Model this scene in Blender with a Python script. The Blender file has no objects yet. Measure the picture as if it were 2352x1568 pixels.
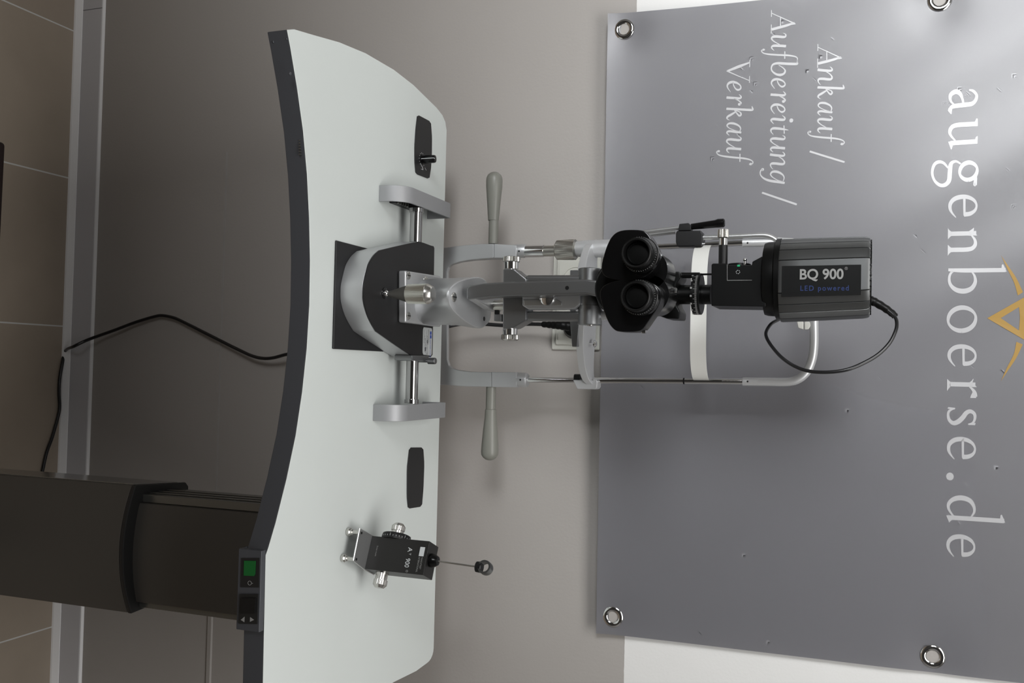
import bpy, bmesh, math, random
from mathutils import Vector, Matrix
random.seed(4)
PI=math.pi
C=bpy.context.scene.collection
# ---------------------------------------------------------------- camera model (upright frame: U right, V up, 1568 x 2352)
F=2191.44; CH=1.522
RT=Vector((0.99930567,0.03556513,0.01110421))
UP=Vector((-0.0227981,0.34795375,0.93723446))
FW=Vector((-0.02946911,0.93683686,-0.34852297))
def ray(U,V): return RT*((U-784)/F)+UP*((V-1176)/F)+FW
def P(U,V,Y):
    d=ray(U,V); d=d*(Y/d.y); return Vector((d.x,d.y,d.z+CH))
def Q(U,V,z):
    d=ray(U,V); d=d*((z-CH)/d.z); return Vector((d.x,d.y,d.z+CH))
def px(U,V,Y):            # metres per picture pixel at that spot
    d=P(U,V,Y)-Vector((0,0,CH)); return d.dot(FW)/F
ZT=CH-0.6237              # table top height
YW=1.5                    # wall plane
# ---------------------------------------------------------------- materials
def lin(c):
    c=c/255.0
    return c/12.92 if c<=0.04045 else ((c+0.055)/1.055)**2.4
def rgb(r,g,b): return (lin(r),lin(g),lin(b),1)
def mat(name,col,rough=.5,metal=0,spec=.5,bump=None,coat=0,var=None,emit=None):
    m=bpy.data.materials.new(name); m.use_nodes=True; nt=m.node_tree; b=nt.nodes['Principled BSDF']
    b.inputs['Base Color'].default_value=col; b.inputs['Roughness'].default_value=rough
    b.inputs['Metallic'].default_value=metal; b.inputs['Specular IOR Level'].default_value=spec
    if coat: b.inputs['Coat Weight'].default_value=coat; b.inputs['Coat Roughness'].default_value=.1
    if emit: b.inputs['Emission Color'].default_value=emit[0]; b.inputs['Emission Strength'].default_value=emit[1]
    tc=nt.nodes.new('ShaderNodeTexCoord')
    if bump:
        n=nt.nodes.new('ShaderNodeTexNoise'); n.inputs['Scale'].default_value=bump[0]; n.inputs['Detail'].default_value=3
        bp=nt.nodes.new('ShaderNodeBump'); bp.inputs['Strength'].default_value=bump[1]; bp.inputs['Distance'].default_value=bump[2]
        nt.links.new(tc.outputs['Object'],n.inputs['Vector']); nt.links.new(n.outputs['Fac'],bp.inputs['Height']); nt.links.new(bp.outputs['Normal'],b.inputs['Normal'])
    if var:
        n=nt.nodes.new('ShaderNodeTexNoise'); n.inputs['Scale'].default_value=var[0]; n.inputs['Detail'].default_value=4
        r=nt.nodes.new('ShaderNodeValToRGB'); a=var[1]
        r.color_ramp.elements[0].position=.3; r.color_ramp.elements[1].position=.7
        r.color_ramp.elements[0].color=(col[0]*(1-a),col[1]*(1-a),col[2]*(1-a),1); r.color_ramp.elements[1].color=(min(1,col[0]*(1+a)),min(1,col[1]*(1+a)),min(1,col[2]*(1+a)),1)
        nt.links.new(tc.outputs['Object'],n.inputs['Vector']); nt.links.new(n.outputs['Fac'],r.inputs['Fac']); nt.links.new(r.outputs['Color'],b.inputs['Base Color'])
    return m
M={}
M['silver']=mat('silver_paint',(.58,.59,.60,1),.42,.68,.5,bump=(1500,.12,.0004))
M['silver_dark']=mat('cast_grey_paint',(.27,.275,.28,1),.35,.95,.5,bump=(1400,.14,.0004))
M['silver_light']=mat('light_silver_paint',(.64,.65,.66,1),.40,.5,.5,bump=(1500,.1,.0004))
M['cover']=mat('cast_cover_paint',(.36,.365,.375,1),.52,.5,.5,bump=(1400,.12,.0004))
M['alu']=mat('anodised_aluminium',(.62,.63,.63,1),.30,.85)
M['chrome']=mat('chrome',(.80,.80,.80,1),.09,1)
M['steel']=mat('brushed_steel',(.62,.61,.58,1),.24,1)
M['brass_steel']=mat('satin_nickel',(.60,.59,.55,1),.28,1)
M['dark_steel']=mat('dark_polished_steel',(.22,.215,.20,1),.20,1)
M['cone']=mat('satin_cone_steel',(.30,.295,.27,1),.38,.75)
M['axle_steel']=mat('ground_axle_steel',(.42,.42,.42,1),.12,1)
M['grip']=mat('grip_plastic',(.21,.21,.185,1),.38,0,.5)
M['black']=mat('black_satin',(.0055,.0055,.006,1),.42,0,.35)
M['black_top']=mat('black_leatherette',(.0095,.009,.0095,1),.48,0,.4,bump=(900,.15,.0004))
M['black_gloss']=mat('black_gloss',(.003,.003,.0032,1),.22,0,.35)
M['black_metal']=mat('black_anodised_metal',(.0035,.0037,.0037,1),.34,0,.2,bump=(2200,.06,.0003))
M['housing']=mat('dark_grey_housing',(.15,.155,.155,1),.34,.92,.5)
M['rubber']=mat('black_rubber',(.0028,.0028,.0028,1),.42,0,.25)
M['cable']=mat('cable_jacket',(.012,.012,.013,1),.28,0,.5)
M['lens']=mat('lens_glass',(.002,.002,.003,1),.04,0,.4)
M['table']=mat('white_laminate',(.66,.70,.68,1),.42,0,.35,var=(6,.012))
M['edge']=mat('grey_edge_band',(.055,.058,.066,1),.42,0,.4)
M['tono']=mat('black_anodised_body',(.03,.029,.028,1),.38,.6,.5)
M['plate']=mat('dark_inlay',(.015,.015,.016,1),.5,0,.35,bump=(1500,.1,.0003))
M['column']=mat('column_paint',(.075,.070,.063,1),.42,.2,.4)
M['column_side']=mat('column_profile',(.16,.16,.15,1),.25,.7,.5)
M['side_bright']=mat('polished_profile',(.42,.42,.40,1),.16,.85)
M['column_rim']=mat('black_collar',(.012,.012,.012,1),.5,0,.4)
M['screen']=mat('green_screen',(.004,.07,.014,1),.35,0,.4,emit=((.005,.30,.05,1),.05))
M['white_plastic_and_glint']=mat('white_plastic_and_glint',(.70,.70,.655,1),.38,0,.5)
M['socket']=mat('socket_plastic',(.58,.58,.53,1),.35,0,.5)
M['band']=mat('forehead_band',(.80,.80,.76,1),.38,0,.4)
M['white_ink']=mat('white_print',(.62,.64,.65,1),.5,0,.2)
M['grey_ink']=mat('grey_print',(.26,.26,.255,1),.5,0,.2)
M['blue_ink']=mat('blue_print',(.020,.035,.11,1),.5,0,.2)
M['blue']=mat('blue_logo_print',(.03,.07,.36,1),.5,0,.2)
M['label']=mat('label_paper',(.50,.52,.52,1),.45,0,.3)
M['label_ink']=mat('label_print',(.14,.14,.15,1),.5,0,.2)
M['green']=mat('green_mark',(.02,.36,.15,1),.4,0,.3)
M['text']=mat('banner_white_print',(.43,.43,.44,1),.42,0,1.0); M['text'].node_tree.nodes['Principled BSDF'].inputs['Coat Weight'].default_value=.6; M['text'].node_tree.nodes['Principled BSDF'].inputs['Coat Roughness'].default_value=.33
M['gold']=mat('banner_gold_print',(.36,.22,.055,1),.36,0,.4)
M['base_board']=mat('baseboard_lacquer',(.64,.64,.67,1),.35,0,.5)
M['foot']=mat('dark_foot',(.02,.012,.012,1),.4,0,.4)
def wall_mat():
    m=bpy.data.materials.new('painted_plaster'); m.use_nodes=True; nt=m.node_tree; b=nt.nodes['Principled BSDF']; N=nt.nodes.new; L=nt.links.new
    tc=N('ShaderNodeTexCoord'); sp=N('ShaderNodeSeparateXYZ'); L(tc.outputs['Object'],sp.inputs[0])
    nz=N('ShaderNodeTexNoise'); nz.inputs['Scale'].default_value=60; L(tc.outputs['Object'],nz.inputs['Vector'])
    ad=N('ShaderNodeMath'); ad.operation='MULTIPLY_ADD'; ad.inputs[1].default_value=.0016; L(nz.outputs['Fac'],ad.inputs[0]); L(sp.outputs['Z'],ad.inputs[2])
    gt=N('ShaderNodeMath'); gt.operation='GREATER_THAN'; gt.inputs[1].default_value=CH-.3555+.0008; L(ad.outputs[0],gt.inputs[0])
    mx=N('ShaderNodeMixRGB'); mx.inputs[1].default_value=(.445,.421,.399,1); mx.inputs[2].default_value=(.87,.87,.855,1); L(gt.outputs[0],mx.inputs[0])
    n2=N('ShaderNodeTexNoise'); n2.inputs['Scale'].default_value=3; n2.inputs['Detail'].default_value=5; L(tc.outputs['Object'],n2.inputs['Vector'])
    hs=N('ShaderNodeMixRGB'); hs.blend_type='MULTIPLY'; hs.inputs[0].default_value=.10; L(mx.outputs[0],hs.inputs[1]); L(n2.outputs['Fac'],hs.inputs[2])
    L(hs.outputs[0],b.inputs['Base Color']); b.inputs['Roughness'].default_value=.55; b.inputs['Specular IOR Level'].default_value=.25
    n1=N('ShaderNodeTexNoise'); n1.inputs['Scale'].default_value=220; n1.inputs['Detail'].default_value=3; L(tc.outputs['Object'],n1.inputs['Vector'])
    n3=N('ShaderNodeTexNoise'); n3.inputs['Scale'].default_value=9; n3.inputs['Detail'].default_value=3; L(tc.outputs['Object'],n3.inputs['Vector'])
    b1=N('ShaderNodeBump'); b1.inputs['Strength'].default_value=.35; b1.inputs['Distance'].default_value=.0006; L(n1.outputs['Fac'],b1.inputs['Height'])
    b2=N('ShaderNodeBump'); b2.inputs['Strength'].default_value=.25; b2.inputs['Distance'].default_value=.006; L(n3.outputs['Fac'],b2.inputs['Height']); L(b1.outputs[0],b2.inputs['Normal'])
    L(b2.outputs[0],b.inputs['Normal'])
    return m
M['wall']=wall_mat()
def floor_mat():
    m=bpy.data.materials.new('floor_tiles'); m.use_nodes=True; nt=m.node_tree; b=nt.nodes['Principled BSDF']; N=nt.nodes.new; L=nt.links.new
    tc=N('ShaderNodeTexCoord'); mp=N('ShaderNodeMapping'); mp.inputs['Location'].default_value=(.0657+.0012,-1.2,0); L(tc.outputs['Object'],mp.inputs[0])
    br=N('ShaderNodeTexBrick'); br.offset=0; br.squash=1; br.inputs['Scale'].default_value=1; br.inputs['Brick Width'].default_value=.301; br.inputs['Row Height'].default_value=.301
    br.inputs['Mortar Size'].default_value=.0015; br.inputs['Mortar Smooth'].default_value=.1
    br.inputs['Color1'].default_value=(.42,.355,.285,1); br.inputs['Color2'].default_value=(.405,.34,.275,1); br.inputs['Mortar'].default_value=(.72,.72,.70,1); L(mp.outputs[0],br.inputs['Vector'])
    n=N('ShaderNodeTexNoise'); n.inputs['Scale'].default_value=5; n.inputs['Detail'].default_value=6; L(tc.outputs['Object'],n.inputs['Vector'])
    mx=N('ShaderNodeMixRGB'); mx.blend_type='MULTIPLY'; mx.inputs[0].default_value=.35; L(br.outputs['Color'],mx.inputs[1]); L(n.outputs['Fac'],mx.inputs[2])
    L(mx.outputs[0],b.inputs['Base Color']); b.inputs['Roughness'].default_value=.38; b.inputs['Specular IOR Level'].default_value=.4
    bp=N('ShaderNodeBump'); bp.inputs['Strength'].default_value=.3; bp.inputs['Distance'].default_value=.001; bp.invert=True; L(br.outputs['Fac'],bp.inputs['Height']); L(bp.outputs[0],b.inputs['Normal'])
    return m
M['floor']=floor_mat()
def banner_mat():
    m=bpy.data.materials.new('banner_vinyl'); m.use_nodes=True; nt=m.node_tree; b=nt.nodes['Principled BSDF']; N=nt.nodes.new; L=nt.links.new
    b.inputs['Base Color'].default_value=(.315,.313,.336,1); b.inputs['Roughness'].default_value=.42; b.inputs['Specular IOR Level'].default_value=1.0; b.inputs['Coat Weight'].default_value=.6; b.inputs['Coat Roughness'].default_value=.33
    return m
M['banner']=banner_mat()
# ---------------------------------------------------------------- mesh helpers
def NB(): return bmesh.new()
def finish(bm,name,m,parent=None,bevel=0,seg=2,ang=35,smooth=True,weld=False):
    if weld: bmesh.ops.remove_doubles(bm,verts=bm.verts,dist=1e-6)
    bmesh.ops.recalc_face_normals(bm,faces=bm.faces)
    if bevel>0:
        es=[e for e in bm.edges if len(e.link_faces)==2 and e.calc_face_angle(0)>math.radians(ang)]
        if es: bmesh.ops.bevel(bm,geom=es,offset=bevel,segments=seg,profile=.5,affect='EDGES',clamp_overlap=True)
    me=bpy.data.meshes.new(name); 
    off=Vector((0,0,0)); r=parent
    while r is not None:
        off+=r.location; r=r.parent
    for v in bm.verts: v.co-=off
    bm.to_mesh(me); bm.free()
    if smooth:
        for p in me.polygons: p.use_smooth=True
        me.set_sharp_from_angle(angle=math.radians(30))
    me.materials.append(m if not isinstance(m,str) else M[m])
    o=bpy.data.objects.new(name,me); C.objects.link(o)
    if bevel>0 and smooth:
        wn=o.modifiers.new('weighted','WEIGHTED_NORMAL'); wn.keep_sharp=True
    if parent is not None: o.parent=parent
    return o
def thing(name,label,cat,loc,group=None):
    o=bpy.data.objects.new(name,None); C.objects.link(o); o.location=loc; o.empty_display_size=.05
    o['label']=label; o['category']=cat
    if group: o['group']=group
    return o
def tag(o,label,cat,group=None):
    o['label']=label; o['category']=cat
    if group: o['group']=group
    return o
def center(o):      # puts a single-mesh top-level thing's origin at its base
    vs=[v.co for v in o.data.vertices]; c=Vector((sum(v.x for v in vs)/len(vs),sum(v.y for v in vs)/len(vs),min(v.z for v in vs)))
    for v in o.data.vertices: v.co-=c
    o.location=c; return o
def structure(o): o['kind']='structure'; return o
def prism(bm,pts,vec):
    vec=Vector(vec); a=[bm.verts.new(Vector(p)) for p in pts]; b=[bm.verts.new(Vector(p)+vec) for p in pts]; n=len(a)
    bm.faces.new(a); bm.faces.new(b[::-1])
    for i in range(n): bm.faces.new((a[i],b[i],b[(i+1)%n],a[(i+1)%n]))
def box(bm,x0,x1,y0,y1,z0,z1): prism(bm,[(x0,y0,z0),(x1,y0,z0),(x1,y1,z0),(x0,y1,z0)],(0,0,z1-z0))
def frame_of(d):
    d=Vector(d).normalized(); a=Vector((0,0,1)) if abs(d.z)<.9 else Vector((1,0,0)); u=d.cross(a).normalized(); w=d.cross(u).normalized(); return d,u,w
def lathe(bm,o,d,prof,n=40,flute=0,frange=None):
    o=Vector(o); d,u,w=frame_of(d); rings=[]
    for k,(t,r) in enumerate(prof):
        if r<=1e-7: rings.append([bm.verts.new(o+d*t)]); continue
        ring=[]
        for i in range(n):
            a=2*PI*i/n; rr=r
            if flute and frange and frange[0]-1e-6<=t<=frange[1]+1e-6 and i%2: rr=r*(1-flute)
            ring.append(bm.verts.new(o+d*t+u*(rr*math.cos(a))+w*(rr*math.sin(a))))
        rings.append(ring)
    for a,b in zip(rings,rings[1:]):
        if len(a)==1 and len(b)==1: continue
        for i in range(n):
            j=(i+1)%n
            if len(a)==1: bm.faces.new((a[0],b[i],b[j]))
            elif len(b)==1: bm.faces.new((a[i],b[0],a[j]))
            else: bm.faces.new((a[i],b[i],b[j],a[j]))
    if len(rings[0])>1: bm.faces.new(rings[0][::-1])
    if len(rings[-1])>1: bm.faces.new(rings[-1])
def cyl(bm,p0,p1,r0,r1=None,n=32):
    p0=Vector(p0);p1=Vector(p1); lathe(bm,p0,p1-p0,[(0,r0),((p1-p0).length,r0 if r1 is None else r1)],n)
def ball(bm,c,r,n=24,sq=1):
    prof=[(-r*sq*math.cos(PI*k/12),r*math.sin(PI*k/12) if 0<k<12 else 0) for k in range(13)]
    lathe(bm,c,(0,0,1),prof,n)
def catmull(pts,sub=8,closed=False):
    pts=[Vector(p) for p in pts]; n=len(pts); out=[]
    rng=range(n if closed else n-1)
    for i in rng:
        p0=pts[(i-1)%n] if closed or i>0 else pts[0]*2-pts[1]; p1=pts[i]; p2=pts[(i+1)%n]; p3=pts[(i+2)%n] if closed or i+2<n else pts[-1]*2-pts[-2]
        for k in range(sub):
            t=k/sub; out.append(.5*((2*p1)+(-p0+p2)*t+(2*p0-5*p1+4*p2-p3)*t*t+(-p0+3*p1-3*p2+p3)*t**3))
    if not closed: out.append(pts[-1].copy())
    return out
def tube(bm,path,r,n=16,caps=True):
    rs=r if isinstance(r,(list,tuple)) else [r]*len(path); rings=[]; u=None
    for i,p in enumerate(path):
        d=(path[min(i+1,len(path)-1)]-path[max(i-1,0)]).normalized()
        if u is None: _,u,_w=frame_of(d)
        u=(u-d*u.dot(d)).normalized(); w=d.cross(u)
        rings.append([bm.verts.new(p+u*(rs[i]*math.cos(2*PI*k/n))+w*(rs[i]*math.sin(2*PI*k/n))) for k in range(n)])
    for a,b in zip(rings,rings[1:]):
        for k in range(n): bm.faces.new((a[k],b[k],b[(k+1)%n],a[(k+1)%n]))
    if caps: bm.faces.new(rings[0][::-1]); bm.faces.new(rings[-1])
def chaikin(pts,it=2,q=.25):
    for _ in range(it):
        out=[]; n=len(pts)
        for i in range(n):
            a=pts[i]; b=pts[(i+1)%n]
            out.append((a[0]*(1-q)+b[0]*q,a[1]*(1-q)+b[1]*q)); out.append((a[0]*q+b[0]*(1-q),a[1]*q+b[1]*(1-q)))
        pts=out
    return pts
def polyY(bm,vu,Y,t):      # picture outline (V,U) standing at depth Y, t metres thick
    prism(bm,[P(u,v,Y) for v,u in vu],(0,t,0))
def polyZ(bm,vu,z,h):      # picture outline (V,U) lying at height z, h metres thick downwards
    prism(bm,[Q(u,v,z) for v,u in vu],(0,0,-h))
def latheV(bm,U,Y,prof,n=40,**k):   # vertical turned part, profile (V, half width in px)
    Vm=sum(v for v,_ in prof)/len(prof); x=P(U,Vm,Y).x; z0=P(U,prof[0][0],Y).z
    pr=[(P(U,v,Y).z-z0,h*px(U,v,Y)) for v,h in prof]
    if k.get('frange'): k['frange']=tuple(P(U,v,Y).z-z0 for v in k['frange'])
    lathe(bm,(x,Y,z0),(0,0,1),pr,n,**k)
def latheX(bm,V,Y,prof,n=40,**k):   # turned part along X, profile (U, half height in px)
    Um=sum(u for u,_ in prof)/len(prof); z=P(Um,V,Y).z; x0=P(prof[0][0],V,Y).x
    pr=[(P(u,V,Y).x-x0,h*px(u,V,Y)) for u,h in prof]
    if k.get('frange'): k['frange']=tuple(P(u,V,Y).x-x0 for u in k['frange'])
    lathe(bm,(x0,Y,z),(1,0,0),pr,n,**k)
def screw(name,c,d,r,parent,m='steel'):
    bm=NB(); c=Vector(c); d=Vector(d).normalized()
    lathe(bm,c-d*r*.5,d,[(0,r),(r*.66,r),(r*.76,r*.86),(r*.78,0)],28); 
    o=finish(bm,name,m,parent)
    b2=NB(); _,u,w=frame_of(d); s=c+d*r*.22
    prism(b2,[s+u*r*.85+w*r*.12,s+u*r*.85-w*r*.12,s-u*r*.85-w*r*.12,s-u*r*.85+w*r*.12],d*r*.09)
    finish(b2,'screw_slot','black',o,smooth=False)
    return o
def text_obj(s,name,m,parent,origin,xd,yd,size,bold=0,spacing=1,ext=.0001,shear=0,xscale=1):
    cu=bpy.data.curves.new(name,'FONT'); cu.body=s; cu.size=size; cu.offset=bold; cu.space_character=spacing; cu.extrude=ext; cu.shear=shear; cu.resolution_u=6
    to=bpy.data.objects.new('tmp',cu); C.objects.link(to); bpy.context.view_layer.update()
    me=bpy.data.meshes.new_from_object(to.evaluated_get(bpy.context.evaluated_depsgraph_get())); bpy.data.objects.remove(to); bpy.data.curves.remove(cu)
    xd=Vector(xd).normalized(); yd=Vector(yd).normalized(); zd=xd.cross(yd); bm=NB(); bm.from_mesh(me)
    for v in bm.verts: v.co=Vector(origin)+xd*(v.co.x*xscale)+yd*v.co.y+zd*v.co.z
    bpy.data.meshes.remove(me)
    return finish(bm,name,m,parent,smooth=False)
# ================================================================ SETTING
def plane(name,m,pts,t):
    bm=NB(); prism(bm,pts,t); return structure(center(finish(bm,name,m,smooth=False)))
plane('wall_back','wall',[(-2.2,YW,0),(2.2,YW,0),(2.2,YW,2.7),(-2.2,YW,2.7)],(0,.1,0)).location
# keep the wall's own coordinates in world space
w=bpy.data.objects['wall_back']
for v in w.data.vertices: v.co+=w.location
w.location=(0,0,0)
bm=NB(); box(bm,-2.2,2.2,-1.8,YW,-.08,0); structure(finish(bm,'floor','floor',smooth=False))
M['ceiling']=mat('ceiling_paint',(.6,.6,.59,1),.7)
M['room_paint']=mat('room_paint',(.07,.067,.064,1),.7); M['side_paint']=mat('side_wall_paint',(.42,.41,.40,1),.7)
bm=NB(); box(bm,-2.2,2.2,-1.8,1.6,2.7,2.8); structure(finish(bm,'ceiling','ceiling',smooth=False))
bm=NB(); box(bm,-2.3,-2.2,-1.8,1.6,0,2.8); structure(finish(bm,'wall_left','side_paint',smooth=False))
bm=NB(); box(bm,2.2,2.3,-1.8,1.6,0,2.8); structure(finish(bm,'wall_right','side_paint',smooth=False))
bm=NB(); box(bm,-2.3,2.3,-1.9,-1.8,0,2.8); structure(finish(bm,'wall_front','room_paint',smooth=False))
# baseboard in two lengths that meet with a thin gap at the left
def board(x0,x1,name,pr,m):
    bm=NB()
    prism(bm,[(x0,YW+y,z) for y,z in pr],(x1-x0,0,0)); return structure(finish(bm,name,m,smooth=False))
gx=P(25,200,YW).x
M['lit_edge']=mat('white_lit_edge',(.92,.92,.93,1),.45)  # paler baseboard lip and top edge: light from above put into the colour
FP=[(0,0),(-.0042,0),(-.0045,.0640),(-.0035,.0652),(0,.0652)]
board(-2.19,gx-.0008,'baseboard_back',FP,'base_board'); board(gx+.0008,2.19,'baseboard_back.001',FP,'base_board')
board(-2.19,2.19,'trim_2',[(-.0044,.0),(-.0120,0),(-.0112,.0035),(-.0052,.0150),(-.0044,.0155)],'lit_edge')
board(-2.19,2.19,'trim_3',[(0,.0653),(-.0044,.0653),(-.0040,.0668),(0,.0700)],'lit_edge')
# painted-over cable duct that runs level in the plaster
bm=NB(); za=P(900,500,YW).z
prism(bm,[(P(350,505,YW).x,YW,za-.006),(P(350,505,YW).x,YW-.0028,za-.0040),(P(350,505,YW).x,YW-.0028,za+.0040),(P(350,505,YW).x,YW,za+.006)],(2.5,0,0))
structure(finish(bm,'trim_1','wall'))
# ================================================================ BANNER
YB=1.488
BX0,BX1=-.5768,.4143; BZ0=CH-.3970; BZ1=CH+.30
GR=[(-.5504,CH-.3712),(.3866,CH-.3715),(-.5486,CH+.0935),(.392,CH+.0925)]
def by(x,z):
    y=YB+.0022*math.sin(z*7+x*3)+.0016*math.sin(x*9+z*4)
    for gx_,gz in GR:
        d2=(x-gx_)**2+(z-gz)**2; y+=.004*math.exp(-d2/.0012)
    # the upper left part of the sheet swells out a little and turns to the left
    t=max(0,min(1,(x+.60)/.50)); u=max(0,min(1,(z-CH+.25)/.35)); y-=.0055*t*t*(3-2*t)*u*u*(3-2*u)*(1-max(0,min(1,(x+.10)/.45))**2)
    y+=.0009*math.sin((z*.55+x)*38)*u
    y-=.013*math.exp(-(z-BZ0)/.07)
    return min(y,YW-.003)
ban=thing('banner','grey vinyl banner with white and gold print hung on the wall by metal eyelets','banner',(-.08,YB,BZ0))
bm=NB(); NX,NZ=150,110; g=[]
for j in range(NZ+1):
    g.append([bm.verts.new((BX0+(BX1-BX0)*i/NX,0,BZ0+(BZ1-BZ0)*j/NZ)) for i in range(NX+1)])
for j in range(NZ):
    for i in range(NX): bm.faces.new((g[j][i],g[j][i+1],g[j+1][i+1],g[j+1][i]))
for v in bm.verts: v.co.y=by(v.co.x,v.co.z)
bmesh.ops.solidify(bm,geom=bm.faces[:],thickness=-.0006)
if min(v.co.y-by(v.co.x,v.co.z) for v in bm.verts)<-.0003:
    for v in bm.verts: v.co.y+=.00062
finish(bm,'banner_sheet','banner',ban)
for gx_,gz in GR:
    bm=NB(); R0=.0125; r=.0042; y0=by(gx_,gz); n=36; rings=[]
    for i in range(n):
        a=2*PI*i/n; ring=[]
        for k in range(14):
            b=2*PI*k/14; rr=R0+r*math.cos(b); ring.append(bm.verts.new((gx_+rr*math.cos(a),y0-.0012-r*.55*math.sin(b),gz+rr*math.sin(a))))
        rings.append(ring)
    for i in range(n):
        for k in range(14): bm.faces.new((rings[i][k],rings[(i+1)%n][k],rings[(i+1)%n][(k+1)%14],rings[i][(k+1)%14]))
    ey=finish(bm,'eyelet','chrome',ban)
    bm=NB(); lathe(bm,(gx_,y0-.0004,gz),(0,-1,0),[(0,.0086),(.0006,.0086)],30); finish(bm,'eyelet_hole','wall',ey,smooth=False)
# ---- lettering: ribbons with their own stroke widths
def ribbon(bm,pts,T,sub=6):
    P3=[Vector(p) for p in pts]; s=catmull(P3,sub) if len(P3)>2 else P3
    L=[];R=[]
    for i,p in enumerate(s):
        a=s[max(i-1,0)]; b=s[min(i+1,len(s)-1)]; d=Vector((b.x-a.x,b.y-a.y)); d=d.normalized() if d.length>0 else Vector((0,1)); n=Vector((-d.y,d.x)); w=max(p.z,.02)/2
        L.append((p.x+n.x*w,p.y+n.y*w)); R.append((p.x-n.x*w,p.y-n.y*w))
    for i in range(len(s)-1):
        q=[T(*L[i]),T(*L[i+1]),T(*R[i+1]),T(*R[i])]
        try: bm.faces.new([bm.verts.new(v) for v in q])
        except ValueError: pass
def polyg(bm,pts,T): bm.faces.new([bm.verts.new(T(*p)) for p in pts])
def dotg(bm,c,r,T): polyg(bm,[(c[0]+r*math.cos(2*PI*k/24),c[1]+r*math.sin(2*PI*k/24)) for k in range(24)],T)
# glyphs: unit = x height, drawn from x=0 to x=width; ('r',pts) ribbon, ('p',pts) polygon, ('d',c,r) dot
def ell(cx,cy,rx,ry,a0,a1,w,n=16,k=.0,thin=.5):
    out=[]
    for i in range(n+1):
        a=math.radians(a0+(a1-a0)*i/n); ww=w*(thin+(1-thin)*abs(math.cos(a-k))); out.append((cx+(rx-ww/2)*math.cos(a),cy+(ry-ww/2)*math.sin(a),ww))
    return out
G={}
G['a']=(.82,[('r',[(.05,.70,.05),(.10,.84,.09),(.24,.95,.09),(.40,.92,.11),(.51,.80,.14),(.53,.6,.15),(.54,.35,.15),(.56,.16,.14),(.64,.07,.10),(.80,.11,.03)]),
 ('p',[(.62,.14),(.60,.01),(.69,-.01),(.82,.10),(.75,.12)]),
 ('r',[(.47,.51,.07),(.28,.46,.09),(.13,.37,.14),(.08,.24,.16),(.15,.10,.14),(.27,.06,.10),(.40,.10,.07),(.50,.20,.05)])])
G['u']=(.97,[('p',[(0,.99),(.0,.94),(.09,.90),(.24,.99)]),('p',[(.10,.985),(.25,.99),(.25,.94),(.10,.90)]),('r',[(.175,.97,.15),(.17,.6,.15),(.17,.33,.15),(.22,.14,.14),(.36,.06,.12),(.50,.09,.08),(.68,.24,.05)]),
 ('r',[(.75,.985,.15),(.75,.5,.15),(.755,.08,.15)]),('p',[(.57,.99),(.60,.93),(.72,.90),(.82,.985)]),('p',[(.69,.12),(.70,0.0),(.97,.10),(.94,.13),(.83,.16)])])
G['g']=(.88,[('r',ell(.42,.68,.36,.34,0,360,.15,24,.3,.55)),
 ('r',[(.66,.93,.10),(.86,.90,.12),(.88,.90,.12)]),('p',[(.60,.97),(.60,.86),(.90,.86),(.90,.97)]),
 ('r',[(.16,.42,.06),(.07,.26,.08),(.14,.10,.13),(.40,.06,.15),(.70,.03,.15),(.84,-.10,.14),(.84,-.28,.12),(.68,-.46,.09),(.42,-.54,.09),(.16,-.48,.11),(.06,-.34,.12),(.10,-.16,.09),(.28,.0,.06)])])
G['e']=(.76,[('r',[(.05,.545,.09),(.40,.55,.08),(.70,.56,.08)]),('r',[(.66,.54,.15),(.64,.74,.14),(.54,.90,.10),(.38,.955,.07),(.22,.88,.10),(.11,.70,.13),(.08,.47,.15),(.13,.24,.15),(.27,.09,.13),(.45,.07,.11),(.60,.14,.07),(.75,.27,.03)])])
G['n']=(.92,[('p',[(.0,.88),(.02,.84),(.13,.86),(.27,.99),(.27,.86),(.27,.7),(.12,.7)]),('r',[(.19,.95,.15),(.19,.5,.15),(.19,.03,.15)]),('p',[(.0,0),(.06,.05),(.12,.12),(.26,.12),(.32,.05),(.38,0)]),
 ('r',[(.24,.78,.05),(.40,.90,.09),(.56,.92,.12),(.69,.82,.14),(.73,.62,.15),(.73,.3,.15),(.73,.03,.15)]),('p',[(.55,0),(.60,.05),(.66,.12),(.80,.12),(.86,.05),(.93,0)])])
G['b']=(.93,[('p',[(-.04,1.84),(-.02,1.79),(.09,1.78),(.22,1.96)]),('r',[(.15,1.92,.14),(.15,1.2,.14),(.145,.5,.14),(.12,.02,.10)]),
 ('r',[(.18,.80,.05),(.34,.90,.08),(.54,.92,.12),(.74,.80,.15),(.83,.55,.17),(.78,.28,.15),(.62,.10,.11),(.42,.05,.09),(.24,.10,.08),(.13,.24,.06)]),('p',[(.07,.0),(.20,.12),(.18,.25),(.09,.2)])])
G['o']=(.92,[('r',ell(.46,.485,.46,.515,0,360,.16,28,.35,.5))])
G['r']=(.62,[('p',[(.0,.90),(.02,.85),(.12,.86),(.28,1.0),(.28,.8),(.13,.75)]),('r',[(.20,.95,.15),(.20,.5,.15),(.20,.03,.15)]),('p',[(.02,0),(.07,.05),(.13,.12),(.27,.12),(.36,.05),(.44,0)]),
 ('r',[(.25,.74,.05),(.36,.86,.09),(.47,.93,.13),(.60,.95,.14)]),('p',[(.44,.98),(.44,.86),(.56,.80),(.64,.78),(.64,.98)])])
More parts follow.
